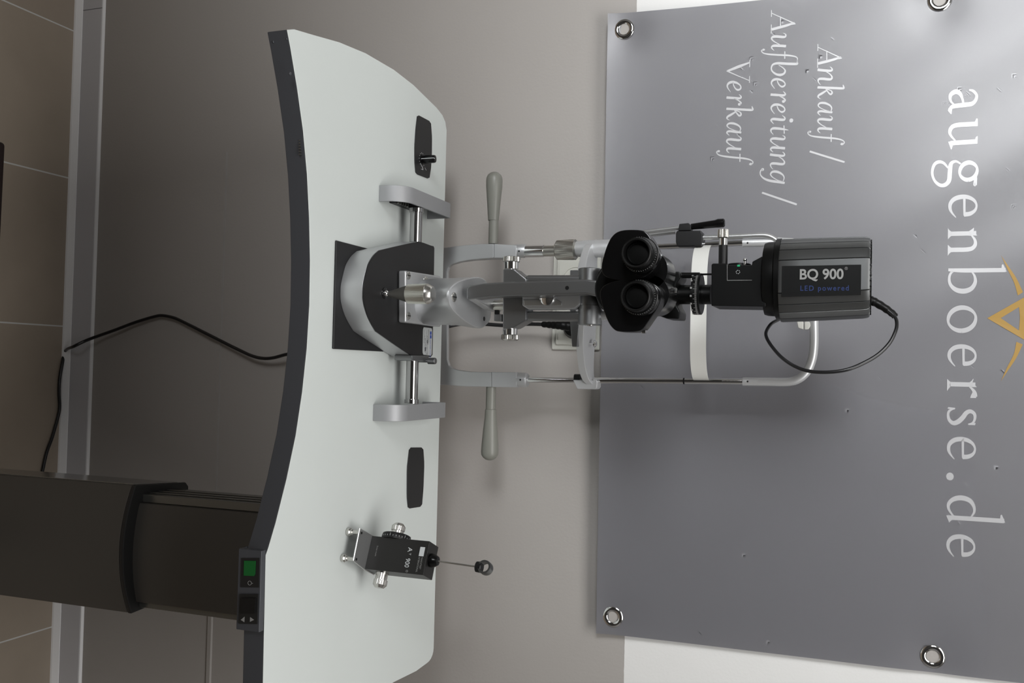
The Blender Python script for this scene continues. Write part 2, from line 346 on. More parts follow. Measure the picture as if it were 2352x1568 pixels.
G['s']=(.60,[('r',[(.55,.73,.04),(.50,.87,.07),(.36,.94,.09),(.20,.92,.11),(.12,.79,.13),(.18,.65,.15),(.34,.53,.16),(.48,.38,.16),(.53,.22,.14),(.43,.08,.11),(.25,.04,.09),(.12,.09,.08),(.04,.26,.04)]),('p',[(.50,.97),(.52,.72),(.57,.72),(.58,.95)]),('p',[(.02,.28),(.0,.04),(.06,.02),(.08,.27)])])
G['.']=(.26,[('d',(.13,.12),.13)])
G['d']=(.95,[('p',[(.56,1.86),(.58,1.81),(.70,1.80),(.84,1.98)]),('r',[(.765,1.94,.15),(.765,1.2,.15),(.765,.6,.15),(.77,.08,.15)]),('p',[(.70,.12),(.70,.0),(.95,.11),(.90,.14),(.84,.20)]),
 ('r',[(.70,.84,.05),(.54,.94,.08),(.36,.93,.11),(.17,.80,.15),(.09,.52,.17),(.15,.25,.15),(.31,.09,.12),(.50,.09,.09),(.70,.24,.06)])])
# italic set
G['iA']=(1.55,[('r',[(.22,.04,.05),(.62,.78,.06),(1.06,1.58,.08)]),('r',[(.98,1.55,.10),(1.12,1.0,.17),(1.28,.05,.18)]),('r',[(.48,.62,.06),(1.18,.62,.06)]),('r',[(0,.02,.05),(.45,.02,.05)]),('r',[(.95,.02,.05),(1.55,.02,.05)]),('p',[(.98,1.42),(1.0,1.58),(1.10,1.62),(1.12,1.3)])])
G['iu']=(1.12,[('r',[(.03,.80,.03),(.12,.95,.07),(.22,.97,.10),(.29,.88,.15),(.25,.6,.17),(.20,.30,.17),(.22,.10,.15),(.35,.05,.10),(.55,.25,.07),(.78,.62,.05)]),('r',[(.90,1.0,.17),(.84,.6,.17),(.80,.28,.17),(.82,.10,.14),(.94,.06,.09),(1.12,.22,.03)])])
G['in']=(1.14,[('r',[(.0,.82,.03),(.12,.94,.08),(.24,.95,.12),(.27,.80,.16),(.21,.4,.17),(.13,0,.17)]),('r',[(.24,.45,.05),(.45,.78,.07),(.68,.96,.10),(.82,.90,.15),(.82,.7,.17),(.76,.4,.17),(.75,.14,.16),(.84,.05,.10),(1.0,.10,.06),(1.14,.22,.03)])])
G['if']=(1.35,[('r',[(-.10,-.50,.14),(-.06,-.60,.09),(.10,-.60,.07),(.28,-.42,.11),(.42,0,.16),(.54,.55,.17),(.66,1.15,.16),(.80,1.55,.12),(.98,1.76,.07),(1.14,1.76,.08),(1.20,1.66,.14)]),('d',(-.08,-.50),.10),('d',(1.19,1.64),.11),('r',[(.25,.92,.07),(.95,.92,.07)])])
G['ib']=(1.0,[('r',[(.0,1.72,.05),(.22,1.74,.13),(.24,1.6,.17),(.17,1.0,.17),(.09,.45,.17),(.14,.16,.14),(.34,.04,.10),(.58,.10,.10),(.80,.35,.14),(.88,.65,.17),(.80,.88,.14),(.62,.95,.10),(.42,.80,.07),(.22,.52,.05)])])
G['ifb']=(1.35,[('r',[(-.10,-.50,.14),(-.06,-.60,.09),(.10,-.60,.07),(.28,-.42,.11),(.42,0,.16),(.54,.55,.17),(.66,1.15,.16),(.80,1.55,.12),(.98,1.74,.07),(1.25,1.74,.05),(1.45,1.80,.05)]),('d',(-.08,-.50),.10),('r',[(.25,.92,.07),(.95,.92,.07)])])
G['ie']=(.78,[('r',[(.10,.42,.05),(.34,.48,.07),(.56,.62,.09),(.64,.78,.13),(.56,.93,.11),(.40,.93,.08),(.22,.75,.12),(.11,.48,.16),(.12,.22,.17),(.25,.07,.12),(.44,.08,.08),(.74,.28,.03)])])
G['ir']=(.78,[('r',[(.0,.82,.03),(.12,.94,.08),(.24,.95,.12),(.27,.80,.16),(.21,.4,.17),(.15,0,.17)]),('r',[(.26,.50,.05),(.42,.80,.08),(.58,.96,.10),(.70,.90,.14)]),('d',(.68,.86),.10)])
G['ii']=(.50,[('r',[(.0,.78,.03),(.14,.94,.08),(.26,.94,.13),(.28,.78,.17),(.22,.45,.17),(.19,.16,.16),(.27,.05,.10),(.50,.22,.03)]),('d',(.36,1.38),.13)])
G['it']=(.62,[('r',[(.36,1.20,.04),(.27,.85,.14),(.20,.50,.17),(.17,.20,.17),(.26,.05,.12),(.42,.08,.07),(.60,.22,.03)]),('r',[(.02,.90,.07),(.58,.93,.07)])])
G['ig']=(.95,[('r',[(.80,.90,.06),(.55,.95,.08),(.34,.80,.12),(.18,.50,.16),(.16,.20,.15),(.30,.06,.10),(.48,.16,.07),(.70,.50,.05),(.84,.90,.06)]),('r',[(.92,1.0,.14),(.82,.5,.17),(.72,0,.16),(.56,-.38,.12),(.30,-.62,.08),(.04,-.60,.09),(-.02,-.46,.13)]),('d',(-.02,-.48),.10)])
G['ia']=(1.05,[('r',[(.78,.90,.06),(.58,.95,.08),(.36,.82,.12),(.18,.50,.16),(.15,.20,.15),(.28,.06,.10),(.46,.16,.07),(.66,.50,.05),(.80,.88,.06)]),('r',[(.88,1.0,.15),(.80,.6,.17),(.73,.28,.17),(.75,.10,.14),(.86,.06,.09),(1.05,.22,.03)])])
G['ik']=(.98,[('r',[(.08,1.68,.05),(.32,1.72,.13),(.33,1.55,.17),(.24,.9,.17),(.12,.0,.17)]),('r',[(.22,.52,.06),(.42,.64,.08),(.60,.76,.10),(.70,.88,.13),(.60,.97,.11),(.44,.90,.08),(.30,.62,.06)]),('r',[(.40,.60,.10),(.58,.30,.17),(.70,.10,.15),(.84,.06,.09),(.98,.22,.03)])])
G['iV']=(1.5,[('r',[(.18,1.5,.10),(.38,.8,.19),(.62,.05,.14)]),('r',[(.60,.02,.08),(1.0,.8,.06),(1.34,1.5,.05)]),('r',[(0,1.52,.05),(.48,1.52,.05)]),('r',[(1.05,1.52,.05),(1.5,1.52,.05)])])
G['i/']=(.95,[('r',[(0,-.50,.14),(.93,1.80,.14)])])
YT=-.0004
def write(name,items,V0,V1,xh_px,m='text'):
    # items: (glyph, U left, U right); baseline from V0 at U=0 to V1 at U=1568
    bm=NB()
    for gl,u0,u1 in items:
        um=(u0+u1)/2; vb=V0+(V1-V0)*um/1568; pl=P(u0,vb,YB); pr=P(u1,vb,YB); h=xh_px*(P(um,vb+50,YB).z-P(um,vb,YB).z)/50
        w,parts=G[gl]; ax0=-.18 if gl in('if','ifb') else (-.12 if gl=='ig' else 0); sx=(pr.x-pl.x)/(w-ax0 if gl in('if','ifb') else w)
        def T(x,y): 
            X=pl.x+(x-(ax0 if gl in ('if','ifb') else 0))*sx; Z=pl.z+y*h; return Vector((X,by(X,Z)+YT,Z))
        for p in parts:
            if p[0]=='r': ribbon(bm,p[1],T)
            elif p[0]=='p': polyg(bm,p[1],T)
            else: dotg(bm,p[1],p[2],T)
    # face the viewer
    for f in bm.faces:
        f.normal_update()
        if f.normal.y>0: f.normal_flip()
    me_o=finish_flat(bm,name,m); return me_o
def finish_flat(bm,name,m):
    me=bpy.data.meshes.new(name)
    for v in bm.verts: v.co-=ban.location
    bm.to_mesh(me); bm.free(); me.materials.append(M[m]); o=bpy.data.objects.new(name,me); C.objects.link(o); o.parent=ban; return o
write('web_address',[('a',207.9,265),('u',278,346.3),('g',369,429.3),('e',450,502.7),('n',526,588.6),('b',613,677),('o',702,765),('e',790,841.5),('r',868,910.5),('s',934,975),('e',1000.7,1053.7),('.',1084,1101.7),('d',1134,1199),('e',1223,1276.5)],2179,2171,68)
write('slogan',[('iA',100.4,154.7),('in',154.7,194.5),('ik',196,227.4),('ia',231.8,266),('iu',267,306.8),('if',298.8,339),('i/',347,377)],1878,1874,35)
write('slogan',[('iA',21.7,75.9),('iu',76.5,115.8),('ifb',109,147),('ib',142.5,177),('ie',178.6,205),('ir',211,237.6),('ie',236.6,263),('ii',266,284.4),('it',288.6,310),('iu',311,350),('in',350,389),('ig',389,423),('i/',441.6,473)],1771.5,1758,35)
write('slogan',[('iV',141,193.6),('ie',185,212.7),('ir',218,244),('ik',245,276),('ia',278.4,311),('iu',313,351.4),('if',342.8,383.6)],1669.5,1660,35)
bm=NB()
def TB(u,v):
    p=P(u,v,YB); return Vector((p.x,by(p.x,p.z)+YT,p.z))
def quadpts(*q): bm.faces.new([bm.verts.new(TB(*p)) for p in q])
A0=(731.3,2266);A1=(731,2297)
L0=(682.8,2352);R0=(781,2352);LI=(705.7,2338.6);RI=(759,2338.6)
quadpts(A0,A1,LI,L0); quadpts(A0,R0,RI,A1)
quadpts(L0,LI,(718,2340),(731,2341),(744,2340),RI,R0,(770,2378),(731,2384),(692,2378))
def crescent(outer,inner):
    o_=catmull([Vector((u,v,0)) for u,v in outer],6); i_=catmull([Vector((u,v,0)) for u,v in inner],6)
    for a,b,c,d in zip(o_,o_[1:],i_[1:],i_): 
        try: quadpts((a.x,a.y),(b.x,b.y),(c.x,c.y),(d.x,d.y))
        except ValueError: pass
crescent([(587.7,2297),(610,2312),(640,2332),(672,2347.6)],[(588.5,2297.3),(620,2312),(650,2327),(679.5,2335.8)])
crescent([(875.8,2297),(853,2312),(823,2332),(791,2347.6)],[(875,2297.3),(843,2312),(813,2327),(785,2333)])
for f in bm.faces:
    f.normal_update()
    if f.normal.y>0: f.normal_flip()
finish_flat(bm,'eye_logo','gold')
# ================================================================ WALL SOCKET
so=thing('wall_socket','white double wall socket below the banner, half hidden by the instrument','socket',(-.1136,YW,CH-.487))
x0,x1,z0,z1=-.1916,-.0345,CH-.4868,CH-.4050
bm=NB()
def rframe(bm,x0,x1,z0,z1,ix0,ix1,iz0,iz1,y0,y1):
    o=[(x0,z0),(x1,z0),(x1,z1),(x0,z1)]; i=[(ix0,iz0),(ix1,iz0),(ix1,iz1),(ix0,iz1)]
    for k in range(4):
        j=(k+1)%4; a,b,c,d=o[k],o[j],i[j],i[k]
        prism(bm,[(a[0],y1,a[1]),(b[0],y1,b[1]),(c[0],y0,c[1]),(d[0],y0,d[1])],(0,YW-y1-.0002,0))
box(bm,x0,x1,YW-.006,YW-.0002,z0,z1); box(bm,x0+.008,x1-.008,YW-.011,YW-.006,z0+.008,z1-.008)
finish(bm,'frame','socket',so,bevel=.003,seg=3)
xm=(x0+x1)/2; zm=(z0+z1)/2
for cx in (xm-.0355,xm+.0355):
    bm=NB(); hs=.0275
    n=32; sq=[]; 
    for k in range(n):
        a=2*PI*k/n; c,s=math.cos(a),math.sin(a); m_=max(abs(c),abs(s)); sq.append((cx+hs*c/m_,zm+hs*s/m_))
    ci=[(cx+.0205*math.cos(2*PI*k/n),zm+.0205*math.sin(2*PI*k/n)) for k in range(n)]
    a=[bm.verts.new((p[0],YW-.0125,p[1])) for p in sq]; a2=[bm.verts.new((p[0],YW-.0112,p[1])) for p in sq]; b=[bm.verts.new((p[0],YW-.0125,p[1])) for p in ci]; c=[bm.verts.new((cx+(p[0]-cx)*.93,YW-.0025,zm+(p[1]-zm)*.93)) for p in ci]
    for k in range(n):
        j=(k+1)%n; bm.faces.new((a[k],a[j],b[j],b[k])); bm.faces.new((b[k],b[j],c[j],c[k])); bm.faces.new((a2[k],a2[j],a[j],a[k]))
    bm.faces.new(c)
    ins=finish(bm,'socket_insert','socket',so)
    for dx in (-.0095,.0095):
        bm=NB(); cyl(bm,(cx+dx,YW-.0030,zm),(cx+dx,YW-.0022,zm),.0026,n=16); finish(bm,'contact_hole','black',ins)
# ================================================================ INSTRUMENT TABLE
tb=thing('instrument_table','white instrument table with grey edge and telescopic column standing before the wall','table',(.26,1.1,0))
top_px=[(660,68),(668,110),(683,200),(697,300),(706,400),(711,500),(713,600),(711.5,700),(705.5,800),(695,900),(680,1000),(659,1100),(634,1200),(617,1258),(611,1275)]
front=[Q(u,v,ZT) for v,u in top_px]
yf=front[-1].y-.0005
side=[Q(u,v,ZT) for v,u in [(1003,247),(950,195),(905,160),(840,122),(780,97),(720,80),(676,67)]]
pts=[(p.x,p.y) for p in front]+[(.66,yf),(.66,1.13),(.4505,1.3432-.004),(.4497,1.345),(.4475,1.351),(.4435,1.3560),(.439,1.3588),(.433,1.3600),(-.374,1.3600),(-.386,1.3545),(-.394,1.3425)]+[(p.x,p.y) for p in side]
# right rear corner is cut back on a slant
rr=Q(1568,880,ZT); pts=[p for p in pts if p!=(.66,1.13)]; k=pts.index((.4505,1.3432-.004)); d=(rr.x-.4505,rr.y-1.3392)
sl=(1.02,.0)
pts.insert(k,(rr.x+(rr.x-.4505)*.0+.0,rr.y)) if False else None
E1=(.4505,1.3392)
# extend the right edge slightly beyond the picture
pts=[p for p in pts if p!=(.66,yf)]
k=pts.index((.4505,1.3432-.004)); pts[k:k]=[(.4405,yf+.004),(.4445,yf+.02),(rr.x+.006,1.19),(.452,1.30)]
bm=NB(); prism(bm,[(x,y,ZT-.0012) for x,y in pts],(0,0,.0012)); finish(bm,'tabletop','table',tb,bevel=.0004,seg=1)
bm=NB(); prism(bm,[(x,y,ZT-.0275) for x,y in pts],(0,0,.0262)); finish(bm,'edge_band','edge',tb,bevel=.0012,seg=2,ang=50)
zu=ZT-.0275
# underside frame
bm=NB(); box(bm,.17,.36,.95,1.24,zu-.012,zu-.0002); finish(bm,'support_plate','column_rim',tb,bevel=.002)
# telescopic column: outer sleeve, collar, inner profile
Yo=1.03; zo=P(1281,291,Yo-.004).z; xl=P(1114,310,Yo+.008).x; xr=P(1408,298,Yo+.008).x
def col_outline(xl,xr,yf_,bul,yb,inset=0,r=.006,rear=0):
    n=14; o=[(xl+inset+(xr-xl-2*inset)*i/n, yf_+bul*((2*i/n-1)**2)+inset) for i in range(n+1)]
    return o+[(xr-inset-rear,yb-inset-r),(xr-inset-r-rear,yb-inset),(xl+inset+r+rear,yb-inset),(xl+inset+rear,yb-inset-r)]
oo=col_outline(xl,xr,Yo-.012,.020,Yo+.115,rear=.007)
bm=NB(); prism(bm,[(x,y,.03) for x,y in oo],(0,0,zo-.006-.03)); finish(bm,'outer_column','column',tb,bevel=.002,ang=50)
bm=NB(); oc=col_outline(xl-.0005,xr+.0005,Yo-.0125,.020,Yo+.1155,rear=.007)
prism(bm,[(x,y,zo-.006) for x,y in oc],(0,0,.007)); finish(bm,'collar','column_rim',tb,bevel=.002,ang=50)
# bright aluminium profile along the sleeve's left flank
bm=NB(); prism(bm,[(xl-.0006,Yo+.014,.03),(xl+.0061,Yo+.106,.03),(xl+.0075,Yo+.106,.03),(xl+.001,Yo+.014,.03)],(0,0,zo-.040)); finish(bm,'side_profile','side_bright',tb,bevel=.0003,seg=1)
xi0=P(1155,340,Yo+.02).x; xi1=P(1384,340,Yo+.02).x
oi=col_outline(xi0,xi1,Yo+.006,.010,Yo+.098)
bm=NB(); prism(bm,[(x,y,zo-.2) for x,y in oi],(0,0,zu-zo+.2)); finish(bm,'inner_column','column',tb,bevel=.002,ang=50)
for s,(a,b) in enumerate(((xi0-.011,xi0-.0003),(xi1+.0003,xi1+.008))):
    bm=NB(); box(bm,a,b,Yo+.022,Yo+.092,zo-.2,zu)
    # grooves along the flank
    for q in (.035,.052,.069): box(bm,(a-.0012 if s==0 else b),(a if s==0 else b+.0012),Yo+q,Yo+q+.008,zo-.2,zu)
    finish(bm,'side_profile','column_side',tb,bevel=.0008,seg=1)
# foot: a bar on the floor with a long cross bar
fx=Q(330,10,.075)
fa=Q(328,15,.075); fb=Q(640,0,.075); sl_=(fb.y-fa.y)/(fb.x-fa.x); xe_=.62; ye_=fb.y+sl_*(xe_-fb.x)*.25
bm=NB(); prism(bm,[(fa.x,fa.y-.10,.0126),(fa.x,fa.y,.0126),(fb.x,fb.y,.0126),(xe_,ye_,.0126),(xe_,1.02,.0126),(fb.x,1.02,.0126)],(0,0,.0624)); finish(bm,'foot_bar','foot',tb,bevel=.007,seg=4)
bm=NB(); box(bm,.20,.34,.70,1.25,.014,.05); finish(bm,'foot_bar','foot',tb,bevel=.01,seg=3)
for x in (-.34,.58):
    for y in (1.07,1.22):
        bm=NB(); lathe(bm,(x,y,0),(0,0,1),[(0,.018),(.010,.018),(.0125,.014)],24); finish(bm,'foot_pad','rubber',tb)
# inlay control plates in the top
pl_l=chaikin([(959.3,263),(990,279.3),(992.6,315),(992.2,354),(990.5,385),(986.5,411),(955.5,399),(953,372),(953,335),(955.5,296)],1,.12)
bm=NB(); polyZ(bm,pl_l,ZT+.0012,.0012); pla=finish(bm,'control_plate','plate',tb,bevel=.0003,seg=1)
pl_r=chaikin([(941,1027.5),(972.5,1027.3),(975,1065),(973,1120),(969.5,1163),(938,1168),(935.3,1140),(935.6,1075)],1,.12)
bm=NB(); polyZ(bm,pl_r,ZT+.0012,.0012); finish(bm,'control_plate','plate',tb,bevel=.0003,seg=1)
kb=Q(366.5,969.5,ZT+.0012); kr=10.3*px(366,970,kb.y)
bm=NB(); lathe(bm,kb,(0,0,1),[(0,kr*1.03),(.0012,kr*1.03),(.0014,kr*.92),(.0195,kr*.88),(.0212,kr*.80),(.0217,kr*.6),(.0217,0)],40); kn=finish(bm,'dimmer_knob','black_gloss',tb)
bm=NB(); box(bm,kb.x-.0004,kb.x+.0004,kb.y-kr*.955,kb.y-kr*.86,kb.z+.001,kb.z+.0215); box(bm,kb.x-.0004,kb.x+.0004,kb.y-kr*.9,kb.y-kr*.3,kb.z+.0213,kb.z+.0219); finish(bm,'pointer_line','white_ink',kn,smooth=False)
bm=NB()
for k in range(11):
    a=math.radians(-220+k*26); c=kb+Vector((math.cos(a),math.sin(a),0))*kr*1.45; d=Vector((math.cos(a),math.sin(a),0)); e=Vector((-d.y,d.x,0))*.0003
    prism(bm,[c-d*.0008-e,c-d*.0008+e,c+d*.0008+e,c+d*.0008-e],(0,0,.0001))
for a,b in (((375,966),(390,972)),((390,972),(388,967)),((390,972),(384,971)),((385,976),(391,979))):
    p=Q(a[0],a[1],ZT+.0013); q=Q(b[0],b[1],ZT+.0013); d=(q-p).normalized(); e=Vector((-d.y,d.x,0))*.0003; prism(bm,[p-e,p+e,q+e,q-e],(0,0,.0001))
finish(bm,'scale_print','white_ink',pla,smooth=False)
# raised marks on the edge band
for (u,v,w,h) in ((88,657,4,2),(95,626,4,1.6),(168,664,5,3)):
    bm=NB(); p=P(u,v,Q(u,665,ZT).y-.002); ball(bm,p+Vector((0,.002,0)),w*.00045,12,.6); finish(bm,'edge_mark','edge',tb)
bm=NB()
for k in range(6):
    u=322+k*6.4; p=P(u,687.5,Q(u,699,ZT).y-.0008); box(bm,p.x-.0007,p.x+.0007,p.y,p.y+.003,p.z-.0012,p.z+.0012)
finish(bm,'edge_print','column_side',tb,smooth=False)
# control box under the front edge
yb=.898; 
bx0=P(1262,575,yb).x; bx1=P(1448.5,567,yb).x; bz1=P(1300,601,yb).z; bz0=P(1300,546.5,yb).z
bm=NB(); prism(bm,[(bx0,yb,bz0),(bx0,yb,bz1-.0008),(bx0,yf-.0006,bz1-.0008),(bx0,yf-.0006,zu-.0004),(bx0,yb+.05,zu-.0004),(bx0,yb+.05,bz0)],(bx1-bx0,0,0)); cb=finish(bm,'control_box','edge',tb,bevel=.0025,seg=3)
bm=NB(); prism(bm,[(bx0-.03,yb+.045,zu-.0003),(bx0-.001,yb+.01,zu-.0003),(bx0-.001,yb+.01,bz0+.004),(bx0-.001,yb+.05,bz0+.004),(bx0-.001,yb+.06,zu-.0003)],(.001,0,0)) if False else prism(bm,[(bx0-.028,yb+.03,zu-.0003),(bx0+.004,yb+.03,zu-.0003),(bx0+.004,yb+.03,bz0+.003)],(0,.02,0)); finish(bm,'gusset','column_rim',cb)
def facebox(vu,name,m,par,t=.0006,yy=yb):
    bm=NB(); prism(bm,[P(u,v,yy) for v,u in vu],(0,-t,0)); return finish(bm,name,m,par,smooth=False)
s1=facebox([(555,1281),(596.3,1281),(595.2,1348.5),(553,1348)],'display','column_rim',cb)
facebox([(562,1287),(588.5,1287.5),(587,1318),(584.5,1322),(561,1321)],'display_glass','screen',s1,.0012)
bm=NB(); c=P(1338.5,573.5,yb-.0008); 
for k in range(20):
    a=2*PI*k/20; b=2*PI*(k+1)/20; prism(bm,[c+Vector((math.cos(t)*r_,0,math.sin(t)*r_)) for t,r_ in ((a,.0025),(b,.0025),(b,.0020),(a,.0020))],(0,-.0002,0))
prism(bm,[c+Vector((-.0003,0,.0022)),c+Vector((.0003,0,.0022)),c+Vector((.0003,0,.0042)),c+Vector((-.0003,0,.0042))],(0,-.0002,0))
finish(bm,'power_symbol','grey_ink',s1,smooth=False)
s2=facebox([(552.5,1363.6),(594.3,1363.6),(592,1432),(549.8,1431)],'rocker_switch','column_rim',cb,.0014)
facebox([(557,1372),(590,1372),(588.5,1407),(555.5,1407)],'rocker','black',s2,.0030)
facebox([(555,1422.3),(563.5,1415),(563,1427.5)],'arrow_mark','grey_ink',s2,.0017)
facebox([(585.5,1422.3),(576.5,1416),(576,1427)],'arrow_mark','grey_ink',s2,.0017)
# ================================================================ SLIT LAMP GUIDE RAILS (bolted to the table)
def rail_cover(x0,x1,inner,label):
    t=thing('rail_cover',label,'rail cover',((x0+x1)/2,1.22,ZT),'silver rail covers at either end of the slit lamp axle')
    H=.0385; y0=1.1445; y1=1.300; r=.030
    prof=[(y0,0),(y0,H-r)]+[(y0+r-r*math.cos(math.radians(a)),H-r+r*math.sin(math.radians(a))) for a in range(6,91,6)]+[(y1-.005,H),(y1-.0025,H-.0006),(y1-.0006,H-.0025),(y1,H-.005),(y1,0)]
    th_=.003; inn=[(y0+th_,0),(y0+th_,H-r)]+[(y0+r-(r-th_)*math.cos(math.radians(a)),H-r+(r-th_)*math.sin(math.radians(a))) for a in range(6,91,6)]+[(y1-.005,H-th_),(y1-th_,H-.005),(y1-th_,0)]
    bm=NB(); prism(bm,[(x0,y,ZT+z) for y,z in prof+inn[::-1]],(x1-x0,0,0))
    finish(bm,'cover_shell','cover',t,bevel=.0007,seg=2,ang=50)
    bm=NB(); xs=x0+.0008 if inner>0 else x1-.0038
    prism(bm,[(xs,y,ZT+z) for y,z in inn],(.003,0,0)); finish(bm,'end_plate','cover',t,smooth=False)
    # pinion, bolt and rack inside the hollow
    xa,xb=(x0+.004,x1-.003) if inner>0 else (x0+.003,x1-.004)
    bm=NB(); box(bm,xa,xb,y0+.03,y0+.10,ZT+.0005,ZT+.010); finish(bm,'rack','black',t,bevel=.0006,seg=1)
    bm=NB()
    for k in range(5): box(bm,xb-.0045 if inner>0 else xa,xb if inner>0 else xa+.0045,y0+.034+k*.007,y0+.0375+k*.007,ZT+.010,ZT+.0125)
    finish(bm,'rack_teeth','steel',t,smooth=False)
    bm=NB(); xe=x1-.002 if inner>0 else x0+.002
    lathe(bm,(xe,1.232,ZT+.020),(1 if inner>0 else -1,0,0),[(-.01,.0055),(0,.0055),(.0012,.004),(.0014,0)],24); finish(bm,'cover_bolt','chrome',t)
    return t
rail_cover(-.2462,-.2240,1,'silver metal rail cover on the tabletop left of the slit lamp')
rail_cover(.0509,.0733,-1,'silver metal rail cover on the tabletop right of the slit lamp')
# ================================================================ SLIT LAMP
sl=thing('slit_lamp','silver and black slit lamp microscope with binocular head and tall lamp tower','slit lamp',(-.095,1.16,ZT))
ax_z=ZT+.0300
bm=NB(); lathe(bm,(-.2225,1.2,ax_z),(1,0,0),[(0,.0100),(.0055,.0100),(.0058,.0086),(.0475,.0086)],40); finish(bm,'axle','axle_steel',sl)
bm=NB(); lathe(bm,(-.0110,1.2,ax_z),(1,0,0),[(0,.0086),(.0552,.0086),(.0555,.0100),(.0610,.0100)],40); finish(bm,'axle','axle_steel',sl)
ZBT=CH-.5868
bt=[(836,669),(837.5,650),(843,625),(848,607),(856,592),(863,583),(872,575),(910,566),(962,554.5),(974,558),(990,564),(996,565.5),(997.7,570),(995.5,690),(993.5,814),(990,819),(951,819.5),(930,806),(900,785.5),(865,761),(855,744),(846,725),(840,706),(836.5,688)]
_a=[(865,761),(855,744),(846,725),(840,706),(836.5,688),(836,669),(837.5,650),(843,625),(848,607),(856,592),(863,583),(872,575)]
_s=[(p.x,p.y) for p in catmull([Vector((a,b,0)) for a,b in _a],4)]
bt=_s+[(910,566),(962,554.5),(974,558),(990,564),(996,565.5),(997.7,570),(995.5,690),(993.5,814),(990,819),(951,819.5),(930,806),(900,785.5)]
btp=[Q(u,v,ZBT) for v,u in bt]; cen=Vector((sum(p.x for p in btp)/len(btp),sum(p.y for p in btp)/len(btp)))
bm=NB(); prism(bm,[(p.x,p.y,ZT+.0025) for p in btp],(0,0,ZBT-.0022-ZT-.0025)); finish(bm,'base_body','silver',sl,bevel=.0015,seg=2,ang=60)
bm=NB(); prism(bm,[(cen.x+(p.x-cen.x)*1.004,cen.y+(p.y-cen.y)*1.004,ZBT-.0022) for p in btp],(0,0,.0022)); finish(bm,'base_cover','black_top',sl,bevel=.0006,seg=2,ang=60)
bm=NB(); box(bm,-.156,-.0207,1.034,1.165,ZT+.0004,ZT+.0028); finish(bm,'gliding_plate','plate',sl,bevel=.0006,seg=1)
# end bracket and clamp knob
bm=NB(); b0=P(819,955,1.2); box(bm,b0.x-.002,b0.x+.006,1.178,1.232,ZT+.012,ax_z+.0105); finish(bm,'end_bracket','silver_dark',sl,bevel=.002)
bm=NB(); kz=1.222; latheV(bm,828.5,kz,[(955,4),(984,4),(984.2,7.6),(999.5,7.6),(1001,6.6),(1001.3,0)],28); finish(bm,'clamp_knob','silver_dark',sl)
# label on the base cover
lab=[(971.8,751),(993.0,753.6),(991.7,817),(970.8,814)]
bm=NB(); polyZ(bm,chaikin(lab,2,.08),ZBT+.0003,.0003); lb=finish(bm,'type_label','label',sl,smooth=False)
LO=Q(751,971.8,ZBT+.0003); lx=(Q(815,970.8,ZBT+.0003)-LO); lw=lx.length; lxd=lx/lw; lyd=Vector((-lxd.y,lxd.x,0)); lh=(Q(753.6,993,ZBT+.0003)-LO).dot(lyd)
def lq(bm,x0,x1,y0,y1): prism(bm,[LO+lxd*(lw*a)+lyd*(lh*b) for a,b in ((x0,y0),(x1,y0),(x1,y1),(x0,y1))],(0,0,.0001))
bm=NB(); lq(bm,.14,.26,.76,.92); lq(bm,.275,.40,.76,.92); finish(bm,'blue_mark','blue',lb,smooth=False)
text_obj('HAAG-STREIT INTERNATIONAL','label_text','blue',lb,LO+lxd*lw*.43+lyd*lh*.77,lxd,lyd,lh*.13,ext=.00005,xscale=.62)
random.seed(11); bm=NB()
for row,(y,xa_,xb_) in enumerate(((.64,.08,.52),(.56,.08,.60),(.47,.30,.95),(.38,.12,.78),(.29,.40,.92),(.20,.30,.90),(.12,.10,.55))):
    x=xa_
    while x<xb_:
        w_=random.uniform(.012,.045); lq(bm,x,x+w_,y-.016,y+.018); x+=w_+random.uniform(.008,.02)
fp_=finish(bm,'fine_print','label_ink',lb,smooth=False); fp_['kind']='stuff'
bm=NB(); lq(bm,.45,.58,.44,.52); lq(bm,.72,.86,.22,.34); finish(bm,'label_bar','label_ink',lb,smooth=False)
# joystick
YJ=1.099
bm=NB(); jb=Q(673,883,ZBT); lathe(bm,jb,(0,0,1),[(0,.0075),(.0008,.0072),(.0014,.005),(.0015,0)],30); finish(bm,'joystick_socket','black_gloss',sl)
bm=NB(); c=P(673.5,883,YJ); ball(bm,c+Vector((0,-.001,.0022)),.0044); ball_o=finish(bm,'joystick_ball','chrome',sl)
bm=NB(); latheV(bm,674.8,YJ,[(884,3.2),(893,3.6),(893.6,6.0),(896,7.2),(905,9.6),(936,19.8),(938,21)],48); finish(bm,'joystick_cone','cone',sl); 
bm=NB(); latheV(bm,674.8,YJ,[(937.5,18),(937.8,22.2),(981,23.6),(983,21.5)],80,flute=.055,frange=(937.8,981)); finish(bm,'joystick_grip','brass_steel',sl)
bm=NB(); latheV(bm,674.8,YJ,[(982,20),(983,23.4),(993,18.2),(994.5,16.2),(995,15.5),(995,0)],48); finish(bm,'joystick_cap','steel',sl)
# bracket plate with four screws
zp=ZBT+.0115
bp=[(932,620.8),(932,740.3),(1013.5,752),(1013.5,634)]
bpp=[Q(u,v,zp) for v,u in bp]
bm=NB(); prism(bm,[(bpp[0].x,bpp[0].y,ZBT),(bpp[1].x,bpp[1].y,ZBT),(bpp[2].x-.001,bpp[2].y,ZBT),(bpp[3].x,bpp[3].y,ZBT)],(0,0,.0115)); brk=finish(bm,'bracket_plate','silver',sl,bevel=.0025,seg=3)
for u,v in ((632.5,937.5),(725,937.5),(643,977.5),(731,979)): screw('screw',Q(u,v,zp),(0,0,1),.0054,brk)
